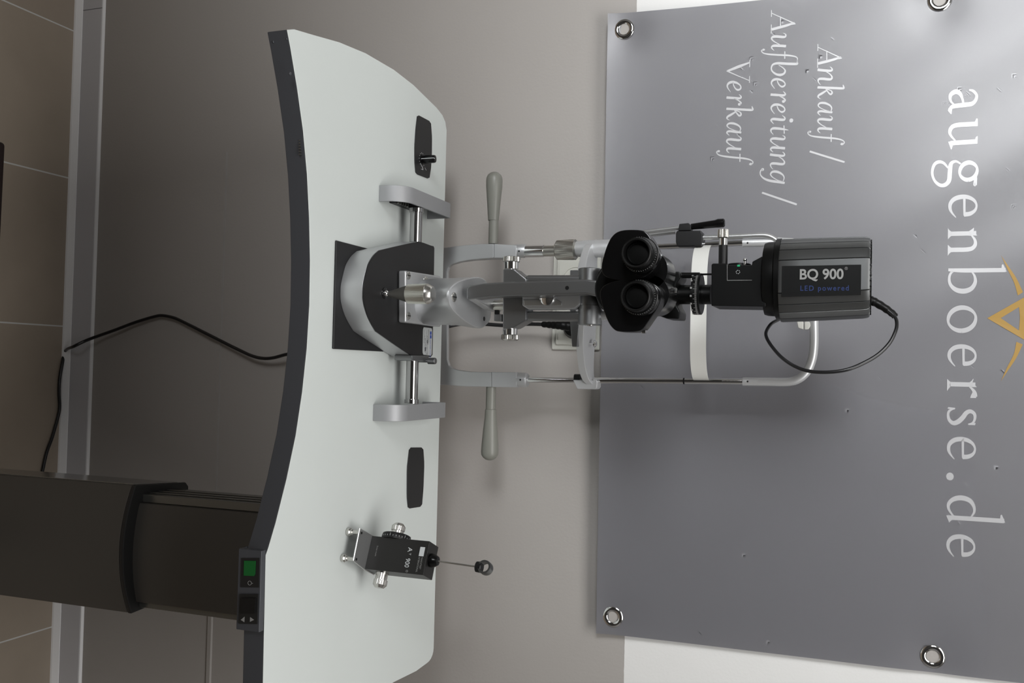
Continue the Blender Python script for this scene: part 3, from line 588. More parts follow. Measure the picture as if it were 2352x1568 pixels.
# swivel housing
zs=CH-.5085; zb=zp
ridge=[(1031.6,678),(1033,664),(1040,655),(1052,646),(1071,640),(1094,635.8),(1107,637),(1117,643),(1124,658),(1128,690),(1130,720),(1126,737),(1118,747),(1109,753.5),(1099,753),(1084,747),(1066,735.5),(1050,721.5),(1037,706),(1032.5,693)]
rp=[Q(u,v,zs) for v,u in ridge]; rp=catmull([Vector((p.x,p.y,0)) for p in rp],2,True)
cx=P(692,1000,1.19).x; cy=1.195
bm=NB(); rings=[]
for k,(z,blend,sc) in enumerate(((zb,1,.92),(zb+.010,1,.96),(zb+.022,.72,1),(zb+.040,.28,1),(zs-.012,.06,1.0),(zs-.0035,0,1.0),(zs-.0010,0,.988),(zs,0,.955))):
    ring=[]
    for p in rp:
        a=math.atan2(p.y-cy,p.x-cx); q=Vector((cx+.0335*math.cos(a),cy+.0335*math.sin(a))); m_=Vector((p.x,p.y))*(1-blend)+q*blend
        m_=Vector((cx,cy))+(m_-Vector((cx,cy)))*sc; ring.append(bm.verts.new((m_.x,m_.y,z)))
    rings.append(ring)
n=len(rp)
for a,b in zip(rings,rings[1:]):
    for i in range(n): bm.faces.new((a[i],a[(i+1)%n],b[(i+1)%n],b[i]))
bm.faces.new(rings[0][::-1]); bm.faces.new(rings[-1])
sw=finish(bm,'swivel_housing','silver',sl)
screw('screw',Q(682,1042,zs),(0,0,1),.0066,sw)
bm=NB(); c=Q(732,1112,zs); lathe(bm,c-Vector((0,0,.001)),(0,0,1),[(0,.0032),(.0013,.0032)],18); finish(bm,'set_screw_hole','black',sw)
# microscope arm: upright bar with a swept foot
YA=1.163; ta=.026
bm=NB(); arm=[(1071,664),(1073,658.6),(1080,655),(1109,650.2),(1160,647.3),(1232,645),(1345,641.2),(1371,644.2),(1371,680),(1345,674.7),(1298,676.5),(1180,679.5),(1123,682),(1071,688)]
polyY(bm,arm,YA,ta); ar=finish(bm,'microscope_arm','silver_dark',sl,bevel=.0022,seg=3,ang=40)
bm=NB(); zf=P(670,1072,YA).z
ft=[(YA+.002,P(660,1080,YA).x),(YA+.002,P(687,1080,YA).x)]
prism(bm,[(P(658,1074,YA).x,YA+.002,zf),(P(687,1073,YA).x,YA+.002,zf),(P(712,1112,1.23).x,1.225,zf),(P(716,1128,1.25).x,1.262,zf),(P(660,1128,1.25).x,1.262,zf)],(0,0,.012))
finish(bm,'arm_foot','silver',sl,bevel=.002,seg=2)
bm=NB(); c=P(661,1302.5,YA); lathe(bm,c+Vector((0,.001,0)),(0,-1,0),[(0,.0026),(.0012,.0026)],20); finish(bm,'set_screw_hole','black',ar)
bm=NB(); cyl(bm,(P(700,1100,1.23).x,1.235,zf),(P(700,1100,1.23).x,1.235,zf+.05),.0075); finish(bm,'pivot_post','brass_steel',sl)
# illumination arm yoke
YY=1.205; ty=.03
bm=NB(); polyY(bm,[(1155,617),(1180,616.5),(1209,640.5),(1332,640),(1332,631.5),(1216,632),(1212,632)][0:3]+[(1209,735.5),(1179.5,753),(1154,755.5)],YY,ty); finish(bm,'yoke_block','silver_dark',sl,bevel=.002,seg=2)
for (a,b) in ((631,652),(714.5,736.5)):
    bm=NB(); polyY(bm,[(1206,a),(1336,a),(1336,b),(1206,b)],YY+.004,.020); finish(bm,'yoke_arm','silver_dark',sl,bevel=.004,seg=4)
bm=NB(); polyY(bm,[(1199,702),(1213,710.5),(1318,709.5),(1332,699),(1332,670),(1199,670)],YY-.004,.018); finish(bm,'prism_housing','silver',sl,bevel=.002,seg=2)
bm=NB(); polyY(bm,[(1202,688),(1278,686),(1290,694),(1290,701),(1203,702)],YY-.0055,.004); finish(bm,'housing_cover','alu',sl,bevel=.001)
bm=NB(); c=P(684,1257,YY-.008); lathe(bm,c,(0,-1,0),[(-.012,.0105),(0,.0105),(.0028,.0095),(.0042,.006),(.0044,0)],32); finish(bm,'roller','chrome',sl)
for side in (0,1):
    bm=NB()
    if side==0: latheX(bm,1175,YY+.015,[(617.5,16.5),(601.5,16.5)][::-1],36)
    else: latheX(bm,1171.5,YY+.015,[(754.5,17),(768.5,17)],36)
    k=finish(bm,'centring_knob','chrome',sl)
    bm=NB()
    if side==0: latheX(bm,1175,YY+.015,[(589,14),(590.5,19.5),(600.5,19.8),(602.3,18)],56,flute=.07,frange=(590,600.6))
    else: latheX(bm,1171.5,YY+.015,[(768,18),(769.5,20.5),(779,20.8),(782,16),(783.2,6),(783.3,0)],56,flute=.07,frange=(769,779.1))
    finish(bm,'knurled_rim','steel',k)
bm=NB(); polyY(bm,[(1134,721),(1152,721),(1152,738),(1134,737)],YY+.004,.012); finish(bm,'cable_clip','silver_dark',sl,bevel=.001)
bm=NB(); polyY(bm,[(1136,711.5),(1144,711.5),(1144,721),(1136,721)],YY+.003,.006); finish(bm,'stop_pin','black',sl)
# tilt pivot drum
bm=NB(); latheX(bm,1354.5,1.218,[(616.5,25),(618,26.5),(701.2,26.5)],56); latheX(bm,1354.5,1.218,[(701.4,26.2),(702.2,26.2)],56); latheX(bm,1354.5,1.218,[(702.4,27.2),(744.5,27.4),(746.3,26)],56)
pv=finish(bm,'pivot_drum','silver_dark',sl)
screw('screw',P(746.5,1356,1.218),(1,0,0),.0042,pv); screw('screw',P(616.3,1356,1.218),(-1,0,0),.0042,pv)
bm=NB(); cyl(bm,P(724,1378,1.222),P(722,1440,1.222),.0063); finish(bm,'pivot_post','silver',sl)
# microscope body and binocular head
bm=NB(); c=P(661,1432,1.10); lathe(bm,c,(0,1,0),[(0,.0335),(.002,.0355),(.095,.0355),(.100,.032)],64); finish(bm,'microscope_body','black_metal',sl)
bm=NB(); polyY(bm,chaikin([(1368,625),(1368,700),(1400,722),(1480,722),(1525,705),(1525,625),(1480,600),(1400,600)],2),1.185,.05); finish(bm,'microscope_rear','black_metal',sl,bevel=.002)
YS=1.062
shl=[(1426,527),(1473,527),(1487,534),(1503,561),(1512,582),(1506,615),(1480,640),(1430,646),(1399,639.5),(1384,631),(1379.5,612),(1391,569),(1405,540)]
shr=[(1421,762),(1464,762),(1477,756),(1489,738),(1515,701),(1521,670),(1503,650),(1470,641),(1430,641),(1405,646),(1383,657),(1375.5,674),(1384.5,709),(1397,742),(1410,757.5)]
for sh,du in ((shl,0),(shr,0)):
    bm=NB(); polyY(bm,chaikin(sh,2),YS,.028); finish(bm,'prism_housing','black_gloss',sl,bevel=.0015,seg=2,ang=50)
for u,v,r in ((620,1487,.0235),(676,1492,.0225)):
    bm=NB(); c=P(u,v,1.09); lathe(bm,c,(0,1,0),[(0,r),(.05,r),(.055,r*.93)],48); finish(bm,'ocular_tube','black_gloss',sl)
for (u,v),(u2,v2) in (((580,1461),(592,1477)),((680,1459),(686,1475.5))):
    # sleeve, dioptre ring and lens of one eyepiece
    y0=1.030; y1=1.0615
    c0=P(u,v,y0); c1=P(u+ (868-u)*.028,v+(2040-v)*.028,y1); d=(c1-c0); L=d.length; r=35*px(u,v,y0)
    bm=NB(); lathe(bm,c0,d,[(.0235,0),(.0233,r*.80),(.0050,r*.83),(.0010,r*.85),(0,r*.86),(-.0001,r*.93),(.0006,r*.99),(.0025,r*1.02),(.010,r*1.04),(.0105,r*1.0)],64); 
    ey=finish(bm,'eyepiece','rubber',sl)
    bm=NB(); lathe(bm,c0,d,[(.010,r*1.02),(.0105,r*1.12),(.0195,r*1.18),(.020,r*1.14)],72); finish(bm,'dioptre_ring','black_metal',ey)
    bm=NB(); lathe(bm,c0,d,[(.0195,r*1.12),(.0205,r*1.22),(.0275,r*1.24),(.0280,r*1.05),(L+.001,r*1.0)],72,); finish(bm,'sleeve','black_gloss',ey)
    # engraved scale
    _,uu,ww=frame_of(d); dn=d.normalized(); bm=NB()
    for k in range(46):
        a=2*PI*k/46; e=uu*math.cos(a)+ww*math.sin(a); t=dn.cross(e); ln=.0022 if k%5 else .004
        if e.z<-.25 and e.x<.2: continue
        p0=c0+dn*.0118+e*(r*1.135); p1=c0+dn*(.0118+ln)+e*(r*(1.135+.0067*ln/.0022*.6)); prism(bm,[p0-t*.00018,p0+t*.00018,p1+t*.00018,p1-t*.00018],e*.0003)
    finish(bm,'scale_marks','grey_ink',ey,smooth=False)
    bm=NB(); lathe(bm,c0,d,[(.0232,r*.79),(.0090,r*.79),(.0075,r*.76),(.0070,r*.70),(.0100,r*.66),(.0230,r*.66)],56); 
    finish(bm,'lens_ring','black_metal',ey)
    bm=NB(); prof=[]; Rl=r*.69
    for k in range(9): t=k/8; prof.append((.0228-.0118*math.cos(t*PI/2),Rl*math.sin(t*PI/2)))
    lathe(bm,c0,d,prof,48); 
    finish(bm,'lens','lens',ey)
bm=NB(); polyY(bm,[(1470,760),(1476,757),(1483,757),(1483,765.5),(1474,765.5)],1.08,.008); finish(bm,'release_catch','chrome',sl,bevel=.001)
# chrome lever and saddle above the head
bm=NB(); polyY(bm,[(1523,660.5),(1552.5,660),(1553.5,662.5),(1553.5,670),(1552,671.5),(1520,671.5),(1520,669.5),(1548,669.2),(1548,662.4),(1523,662.6)],1.118,.006); polyY(bm,[(1518,667),(1532,667),(1532,673),(1518,673)],1.116,.01); finish(bm,'filter_lever','chrome',sl,bevel=.0004,seg=1)
bm=NB(); polyY(bm,[(1531,622.5),(1562,623.5),(1563,637),(1554,650),(1548,676),(1554,702),(1562,716),(1560,732.5),(1531,731.5),(1505,722),(1500,676),(1505,632)],1.175,.045); finish(bm,'saddle','black_metal',sl,bevel=.002,seg=2)
bm=NB(); latheV(bm,676.5,1.205,[(1515,22),(1592,22.3),(1634,22.6)],48); finish(bm,'lamp_column','black_metal',sl)
bm=NB(); latheV(bm,675,1.200,[(1592.5,40),(1594,47.5),(1611,47.8),(1612.5,46),(1612.6,24)],96); ring_o=finish(bm,'angle_ring','black_metal',sl)
bm=NB(); cc=P(675,1602,1.2); s_=px(675,1602,1.2)
for k in range(64):
    a=-PI*.02-PI*.96*k/63; e=Vector((math.cos(a),math.sin(a),0)); t=Vector((-e.y,e.x,0)); p=cc+e*(47.75*s_)+Vector((0,0,.0005 if k%5 else -.0015)); h=.0024 if k%5 else .0045
    prism(bm,[p-t*.00016,p+t*.00016,p+t*.00016+Vector((0,0,h)),p-t*.00016+Vector((0,0,h))],e*.0003)
    if k%8==4: 
        p2=cc+e*(47.75*s_)+Vector((0,0,-.0050)); prism(bm,[p2-t*.0011,p2+t*.0011,p2+t*.0011+Vector((0,0,.0022)),p2-t*.0011+Vector((0,0,.0022))],e*.0002)
finish(bm,'scale_marks','grey_ink',ring_o,smooth=False)
bm=NB(); cyl(bm,P(632,1552,1.19),P(632,1607,1.19),.0037); cyl(bm,P(630,1605,1.19),P(629.5,1640,1.19),.0012); finish(bm,'guide_rod','black_gloss',sl)
bm=NB(); polyY(bm,[(1634,607.5),(1634,702),(1759,704),(1759,584),(1728,600.6),(1727,608.3),(1672,608.3),(1671,604.8),(1637,604.8)],1.168,.066); lh_o=finish(bm,'lamp_head','black_metal',sl,bevel=.003,seg=3,ang=30)
bm=NB(); polyY(bm,[(1670,643.2),(1670.8,643.2),(1670.8,607),(1670,607)],1.1678,.001); polyY(bm,[(1670,643.2),(1727,642.8),(1727,643.7),(1670,644.2)],1.1678,.001); finish(bm,'seam','grey_ink',lh_o,smooth=False)
bm=NB(); latheX(bm,1698,1.196,[(606,25),(607.5,26.5),(614,27)],40); finish(bm,'filter_turret','black_metal',lh_o)
bm=NB(); c=P(624.5,1695,1.1675)
for k in range(6):
    a=2*PI*k/6; b=2*PI*(k+.6)/6; prism(bm,[c+Vector((math.cos(t)*r_,0,math.sin(t)*r_)) for t,r_ in ((a,.0024),(b,.0024),(b,.0020),(a,.0020))],(0,-.0001,0))
finish(bm,'filter_symbol','white_ink',lh_o,smooth=False)
bm=NB(); p=P(609.5,1696.5,1.1678); box(bm,p.x-.0008,p.x+.0012,p.y-.0003,p.y+.004,p.z-.0016,p.z+.0016); finish(bm,'green_mark','green',lh_o,smooth=False)
bm=NB(); c=P(608,1711,1.182); cyl(bm,c,P(598,1711,1.182),.0016); ball(bm,P(596.5,1711,1.182),.0023,16); finish(bm,'filter_pin','chrome',sl)
bm=NB(); latheX(bm,1661,1.19,[(563,10.3),(606,10.3)],36); kk=finish(bm,'slit_knob','black',sl)
bm=NB(); latheX(bm,1661,1.19,[(547.5,9.6),(563,9.6)],36); finish(bm,'knob_sleeve','chrome',kk)
bm=NB(); latheX(bm,1661,1.19,[(525.5,8),(527.5,12.4),(545.5,12.9),(547.6,10.5)],48,flute=.08,frange=(527,545.6)); finish(bm,'knurled_rim','steel',kk)
bm=NB(); latheV(bm,704,1.20,[(1718,.1),(1718.1,3),(1752,3),(1752.1,.1)],12); cyl(bm,P(703,1704,1.195),P(706,1704,1.195),.0018,n=14); finish(bm,'cover_screw','steel',sl)
# lamp housing
YL=1.20; RL=94*px(645,1870,YL); xc=P(643.5,1880,YL).x
bm=NB(); latheV(bm,641,YL,[(1755,70),(1758,82),(1766,84.5),(1781,85.5),(1783,88),(1784,91.5),(1795,93)],96); finish(bm,'flange','black_metal',sl)
bounds=[-22.5,22.5,40,54.5,70,90,112,140,180,220,248,270,290,305.5,320]
out=[]
for k in range(len(bounds)):
    a=bounds[k]; b=bounds[k+1] if k+1<len(bounds) else 337.5
    out.append((a,.965))
    m_=5
    for q in range(m_+1):
        t=q/m_; aa=a+.8+(b-a-1.6)*t; hw=math.radians((b-a)/2-.8); flat=math.cos(hw)/math.cos(math.radians(aa-(a+b)/2)); out.append((aa,.45+.55*flat if k else flat))
bm=NB(); rings=[]; z0=P(645,1795,YL).z; z1=P(640,1999,YL).z; H=z1-z0
for t,s in ((0,1.015),(.002,1.028),(.25*H,1.02),(.5*H,1.01),(.75*H,.995),(H-.008,.985),(H-.0035,.975),(H-.0010,.955),(H,.915)):
    shx=-.0028*t/H
    rings.append([bm.verts.new((xc+shx+RL*s*r*math.sin(math.radians(a)),YL-RL*s*r*math.cos(math.radians(a)),z0+t)) for a,r in out])
n=len(out)
for a,b in zip(rings,rings[1:]):
    for i in range(n): bm.faces.new((a[i],a[(i+1)%n],b[(i+1)%n],b[i]))
bm.faces.new(rings[0][::-1]); bm.faces.new(rings[-1])
hs=finish(bm,'lamp_housing','housing',sl)
bm=NB()
for k in range(44):
    a=2*PI*k/44; e=Vector((math.cos(a),math.sin(a),0)); t=Vector((-e.y,e.x,0)); c=Vector((xc-.0028,YL,z1))
    prism(bm,[c+e*RL*.62-t*.0012,c+e*RL*.62+t*.0002,c+e*RL*.90+t*.0028,c+e*RL*.90+t*.0014],(0,0,.0014))
finish(bm,'vent_grille','black_metal',hs)
cf=math.cos(math.radians(21.7))
def fy(z):
    t=(z-z0)/H; k=[(0,1.028),(.25,1.02),(.5,1.01),(.75,.995),(.95,.985),(1,.975)]
    for (a,sa),(b,sb) in zip(k,k[1:]):
        if a<=t<=b or b==1: return YL-RL*(sa+(sb-sa)*(t-a)/(b-a))*cf
xl_=Vector((-1,0,0))
def ptext(s,name,m,u,v0,v1,h_px,bold,sp):
    za=P(u,v0,YL-RL).z; zb=P(u,v1,YL-RL).z; o0=Vector((P(u,v0,YL-RL).x,fy(za)-.0006,za)); o1=Vector((o0.x,fy(zb)-.0006,zb)); L=(o1-o0).length; h=h_px*px(u,v0,YL-RL)
    cu=bpy.data.curves.new('t','FONT'); cu.body=s; cu.size=1; cu.space_character=sp; to=bpy.data.objects.new('t',cu); C.objects.link(to); bpy.context.view_layer.update(); wdt=to.dimensions.x; bpy.data.objects.remove(to); bpy.data.curves.remove(cu)
    size=h/.72; return text_obj(s,name,m,hs,o0,(o1-o0),xl_,size,bold=bold*size,spacing=sp,ext=.0001,xscale=L/(wdt*size))
bm=NB(); ua,ub=P(608.5,1900,YL-RL).x,P(680.5,1900,YL-RL).x; za,zb_=z0+.004,z0+H-.010
prism(bm,[(ua,fy(za)-.0002,za),(ub,fy(za)-.0002,za),(ub-.0018,fy(zb_)-.0002,zb_),(ua-.0004,fy(zb_)-.0002,zb_)],(0,.0016,0)); finish(bm,'dark_reflection','black_metal',hs,bevel=.0002,seg=1)  # black sheet added over the front facet, its dark reflection put into colour
ptext('BQ 900','model_name','grey_ink',640.5,1835,1934,23.5,.022,1.0)
ptext('\u00ae','model_name','grey_ink',619,1940,1947,7,0,1.0)
ptext('LED powered','model_name','blue_ink',667,1837,1948,12,.014,1.25)
# lamp cable
cb_pts=[(1997,690,1.19),(2012,695,1.19),(2035,709,1.188),(2055,727,1.185),(2060,743,1.18),(2056,763,1.175),(2042,789,1.17),(2016,814.5,1.165),(1981.5,834.5,1.16),(1944,849,1.155),(1901,854.5,1.155),(1858,852,1.16),(1824,840,1.165),(1795,820,1.17),(1772,794,1.18),(1760.5,774,1.19),(1760.5,760,1.2),(1772,743,1.215),(1790,733,1.235),(1800,728,1.25)]
path=catmull([P(u,v,y) for v,u,y in cb_pts],8)
bm=NB(); tube(bm,path,.0021,14); finish(bm,'lamp_cable','cable',sl)
bp_=catmull([P(u,v,1.19) for v,u in ((1990,687),(2000,690),(2012,695),(2035,709),(2052,722),(2056,728))],6); nb=len(bp_)
bm=NB(); tube(bm,bp_,[.0056-.0022*i/(nb-1)+(.0004 if (i//2)%2 else 0) for i in range(nb)],18); finish(bm,'cable_boot','rubber',sl)
# ================================================================ HEADREST
hr=thing('headrest','silver chin and forehead rest frame with white band and two side grips','headrest',(-.09,1.385,CH-.66))
YH=1.368; th=.022
def U2(bm,vu): polyY(bm,vu,YH,th)
lo=960
# outline of the U frame, left leg then right leg joined by a bar behind the table edge
fr=[(1180,563),(1134,559.5),(1100,559),(1060,561),(1018,565),(lo,567),(lo,884),(1013,884),(1046,886.5),(1074,887.8),(1129,888.5),(1186,889.5),(1186,854.5),(1129,854),(1074,853),(1046,849.5),(1030,845),(1023,839),(1019,825),(1019,622),(1022,611),(1030,605),(1050,599.5),(1074,596),(1100,594),(1134,592.5),(1180,592.5)]
z0_=P(720,1132,YH).z
frl=[(1134,559.5)]+[p for p in fr if p[0]<1129 or (p[0]<1134 and p[1]>600)]+[(1134,592.5)]
frl=[(1134,559.5),(1100,559),(1060,561),(1018,565),(lo,567),(lo,884),(1013,884),(1046,886.5),(1074,887.8),(1129,888.5),(1129,854),(1074,853),(1046,849.5),(1030,845),(1023,839),(1019,825),(1019,622),(1022,611),(1030,605),(1050,599.5),(1074,596),(1100,594),(1134,592.5)]
bm=NB(); polyY(bm,frl,YH,th)
for v in bm.verts:
    if v.co.y<YH+.001 and v.co.z<z0_: v.co.y+=min((z0_-v.co.z)*.16,.014)
finish(bm,'lower_frame','silver',hr,bevel=.0016,seg=2,ang=60)
for q_ in ([(1134,559.5),(1134,592.5),(1186,592.5),(1186,563)],[(1129,888.5),(1186,889.5),(1186,854.5),(1129,854)]):
    bm=NB(); polyY(bm,q_,YH-.0002,th); finish(bm,'frame_head','silver',hr,bevel=.0012,seg=2)
for u,v0,v1,w in ((576.5,1170,1209,15.6),(872,1170,1212,16.6)):
    bm=NB(); latheV(bm,u,YH+th/2,[(v0,w*.9),(v0+12,w),(v1-3,w),(v1,w*.9)],40); finish(bm,'rod_socket','silver',hr)
    bm=NB(); c=P(u,v1-17,YH+th/2-w*px(u,v1,YH)); lathe(bm,c+Vector((0,.001,0)),(0,-1,0),[(0,.0014),(.0012,.0014)],14); finish(bm,'set_screw_hole','black',hr)
YR=YH+th/2
# right rod / left rod
bm=NB(); cyl(bm,P(872,1208,YR),P(876,1708,YR),6.9*px(872,1450,YR),n=32); rr_o=finish(bm,'support_rod','chrome',hr)
bm=NB(); cyl(bm,P(575,1325,YR),P(557.5,1708,YR),6.6*px(560,1500,YR),n=32); rl_o=finish(bm,'support_rod','chrome',hr)
for a,b,c_ in (((874.8,1569.5),(874.8,1573),rr_o),((560.5,1570),(560.5,1573),rl_o)):
    bm=NB(); cyl(bm,P(a[0],a[1],YR),P(b[0],b[1],YR),.0046); finish(bm,'height_mark','black',c_)
# left height adjuster
bm=NB(); latheV(bm,576.5,YR,[(1206,14.3),(1250,14.3),(1251,12)],40); finish(bm,'adjuster_tube','chrome',hr)
bm=NB(); latheV(bm,576,YR,[(1249,12.6),(1282,12.8)],40); finish(bm,'adjuster_tube','brass_steel',hr)
bm=NB(); latheV(bm,573.5,YR,[(1277,18),(1280,22.5),(1316,24),(1322,23.6),(1325,20)],72,flute=.035,frange=(1280,1316.2)); finish(bm,'height_knob','brass_steel',hr)
bm=NB(); latheV(bm,570.5,YR,[(1324,18),(1345,20),(1400,20.5),(1440,20.5)],40); finish(bm,'adjuster_sleeve','silver_light',hr)
# chin rest arc: a level band, curved towards the viewer
def arcband(vu_front,zref,Ys,wid,thk,name,m):
    # vu_front: lower front edge points with their depth
    bm=NB(); prev=None
    for (v,u,Y,w_,t_) in vu_front:
        p=P(u,v,Y); ring=[bm.verts.new(p),bm.verts.new(p+Vector((0,0,t_))),bm.verts.new(p+Vector((0,w_,t_))),bm.verts.new(p+Vector((0,w_,0)))]
        if prev:
            for k in range(4): bm.faces.new((prev[k],ring[k],ring[(k+1)%4],prev[(k+1)%4]))
        else: bm.faces.new(ring[::-1])
        prev=ring
    bm.faces.new(prev); return finish(bm,name,m,hr,bevel=.0012,seg=2,ang=40)
def arc_pts(side):
    if side<0: src=[(1366,550,1.392,.006,.0040),(1352,557,1.374,.022,.0085),(1341,566,1.355,.042,.0105),(1331.7,592,1.333,.056,.0115),(1325,625,1.312,.066,.0125),(1322,660,1.304,.066,.0125)]
    else: src=[(1322,700,1.302,.064,.0125),(1322,760,1.306,.066,.0120),(1323,796,1.315,.062,.0108),(1328.5,844,1.338,.046,.0108),(1335,867.6,1.352,.035,.0108),(1342,878,1.362,.026,.0105),(1354,889,1.376,.012,.0085)]
    s=catmull([Vector((a,b,c)) for a,b,c,_,_ in src],5); w=catmull([Vector((d,e,0)) for _,_,_,d,e in src],5)
    return [(p.x,p.y,p.z,q.x,q.y) for p,q in zip(s,w)]
arcband(arc_pts(-1),0,0,0,0,'chin_rest_arc','silver_light'); arcband(arc_pts(1),0,0,0,0,'chin_rest_arc','silver_light')
bm=NB(); polyY(bm,[(1309,620),(1309,738),(1313.5,796),(1325,796),(1330,738),(1330,620)],1.304,.030); finish(bm,'chin_rest_base','silver_dark',hr,bevel=.001)
bm=NB(); polyY(bm,[(1315,871.5),(1325.5,893.5),(1369,894),(1372,888),(1372,873)],YR-.012,.022); finish(bm,'rod_clamp','silver_light',hr,bevel=.002,seg=2)
bm=NB(); c=P(789,1349,1.345); cyl(bm,c,c+Vector((0,0,.010)),.0014,n=14); lathe(bm,c+Vector((0,0,.010)),(0,0,1),[(0,.0055),(.0015,.0055),(.004,.003),(.0044,0)],24); finish(bm,'paper_pin','chrome',hr)
bm=NB(); cyl(bm,P(868,1320,1.375),P(868,1334,1.375),.006,n=20); finish(bm,'bumper','black',hr)
# bow over the top
def bowp(): 
    r=catmull([P(u,v,YR) for v,u in ((1706,875.8),(1760,876.3),(1808,876.6),(1833,870.5),(1853,853),(1865,825),(1869.5,790),(1869.5,740),(1869,690),(1867,640),(1862,606),(1848,580),(1826,562),(1800,556),(1760,556.5),(1706,557.8))],8); return r
bm=NB(); tube(bm,bowp(),9.9*px(875,1750,YR),24); finish(bm,'top_bow','silver_light',hr)
for u in (875.8,557.8):
    bm=NB(); c=P(u,1717,YR-9.6*px(875,1750,YR)); lathe(bm,c+Vector((0,.001,0)),(0,-1,0),[(0,.0013),(.0012,.0013)],14); finish(bm,'set_screw_hole','black',hr)
bm=NB(); polyY(bm,[(1830,738),(1846,738),(1846,757),(1833,753)],YR-.004,.01); polyY(bm,[(1847.5,738),(1860,738),(1862,748),(1857,756.5),(1847.5,757)],YR-.005,.012); finish(bm,'white_clip','white_plastic_and_glint',hr,bevel=.0015,seg=2)
bm=NB(); polyY(bm,[(1785,544.5),(1822,547),(1832,552),(1785,556)],YR+.010,.006); finish(bm,'bow_highlight','white_plastic_and_glint',hr,bevel=.001)  # bright highlight on the bow's left bend, painted as a white sliver
# forehead band
bm=NB(); pr=[]
xa=P(563,1615,YR).x; xb=P(874,1615,YR).x; zb0=P(720,1598.5,YR).z-.0020; zb1=P(720,1631,YR).z
N=40; ring0=None
for i in range(N+1):
    t=i/N; x=xa+(xb-xa)*t; e=abs(2*t-1); bul=-.034*(1-e**5)**.8; y=YR+bul; 
    ring=[bm.verts.new((x,y,zb0)),bm.verts.new((x,y,zb1)),bm.verts.new((x,y+.0016,zb1)),bm.verts.new((x,y+.0016,zb0))]
    if ring0:
        for k in range(4): bm.faces.new((ring0[k],ring[k],ring[(k+1)%4],ring0[(k+1)%4]))
    else: bm.faces.new(ring[::-1])
    ring0=ring
bm.faces.new(ring0); finish(bm,'forehead_band','band',hr)
# side grips
bm=NB(); latheX(bm,1135,YR,[(394.6,0),(395.2,5),(397.5,10.5),(402,15.5),(408,18.2),(414,19),(430,18.6),(470,15.2),(498,13),(506,12.4),(506.8,11.4)],48); finish(bm,'grip','grip',hr)
bm=NB(); latheX(bm,1133.5,YR,[(506,11.2),(560,11.2)],40); finish(bm,'grip_stem','grip',hr)
bm=NB(); latheX(bm,1125.5,YR,[(939.5,12),(940.5,13),(960,14),(990,17),(1020,19.3),(1036,20.3),(1044,19.6),(1050,16),(1054.5,10.5),(1056.5,5),(1057,0)],48); finish(bm,'grip','grip',hr)
bm=NB(); latheX(bm,1127.5,YR,[(888,11.4),(940.5,11.4)],40); finish(bm,'grip_stem','grip',hr)
# fixation target arm at the left rod
bm=NB(); polyY(bm,[(1552,534),(1556,529.3),(1610,529),(1613.5,538),(1612,564.5),(1555,565.5),(1552,556)],YR-.016,.028); fx_o=finish(bm,'target_bracket','black',hr,bevel=.0015,seg=2)
bm=NB(); polyY(bm,[(1557.5,529.5),(1560,513.8),(1581,511.6),(1587,516),(1587,529)],YR-.018,.016); finish(bm,'target_joint','black',fx_o,bevel=.001)
d_=[P(520.5,1588,YR-.01),P(514,1643,YR-.01),P(512.6,1650,YR-.01),P(511.8,1662,YR-.01),P(511.6,1665,YR-.01)]
bm=NB(); tube(bm,d_,[.0043,.0056,.0064,.0062,.0045],24); finish(bm,'target_lamp','black_gloss',fx_o)
bm=NB(); ball(bm,P(519.5,1586.5,YR-.01),.0024,14); cyl(bm,P(522.3,1562,YR-.01),P(533,1478,YR-.01),.0030,n=20); cyl(bm,P(533,1552,YR+.006),P(541,1478,YR+.006),.0028,n=20); finish(bm,'target_rod','alu',hr)
bm=NB(); tube(bm,catmull([P(u,v,YR-.004) for v,u in ((1606,545.5),(1640,545),(1700,542.5),(1745,540.5),(1764,542),(1778,548),(1790,558))],6),.0040,18); finish(bm,'target_rod','alu',hr)
# ================================================================ TONOMETER
tn=thing('tonometer','black applanation tonometer on small metal feet at the right of the tabletop','tonometer',(.235,1.10,ZT))
hz=.0185; ZF=ZT+.0005
fl=Q(1230,854.6,ZT+hz+.002); fr_=Q(1306,837.7,ZT+hz+.002); xd=(fr_-fl).normalized(); yd=Vector((-xd.y,xd.x,0)); Wd=(fr_-fl).length
def TL(x,y,z): return fl+xd*x+yd*y+Vector((0,0,z))
# height of the body so that its top front edge meets the picture
def vz(U,V):
    best=0
    for k in range(400):
        z=k*.0004; p=fl+Vector((0,0,z)); c=p-Vector((0,0,CH)); v=1176+F*c.dot(UP)/c.dot(FW)
        if v<=V: best=z
    return best
HB=vz(1244,987.7); DB=.030
bm=NB(); prism(bm,[TL(0,0,0),TL(Wd,0,0),TL(Wd,DB,0),TL(0,DB,0)],(0,0,HB)); bd=finish(bm,'body','tono',tn,bevel=.0008,seg=2)
bm=NB(); fp=[(827,1211.6),(811.8,1287.5)]; a=Q(1211.6,827,ZT+hz+.002); b=Q(1287.5,811.8,ZT+hz+.002)
prism(bm,[a,b,TL(Wd+.0015,.004,0),TL(Wd+.0015,DB,0),TL(-.0015,DB,0),TL(-.0015,.004,0)],(0,0,-.002)); pl_o=finish(bm,'foot_plate','alu',tn,bevel=.0006,seg=1)
for w_ in (.12,.92):
    q=a.lerp(b,w_)+yd*.006; q.z=ZF
    bm=NB(); lathe(bm,q,(0,0,1),[(0,.0050),(.004,.0052),(.0055,.0038),(.007,.0038),(.0085,.0026),(hz,.0026),(hz+.0001,0)],24); finish(bm,'foot_pin','steel',tn)
    bm=NB(); lathe(bm,q+Vector((0,0,hz+.002)),(0,0,1),[(0,.0017),(.0002,.0017)],12); finish(bm,'pin_hole','black',pl_o)
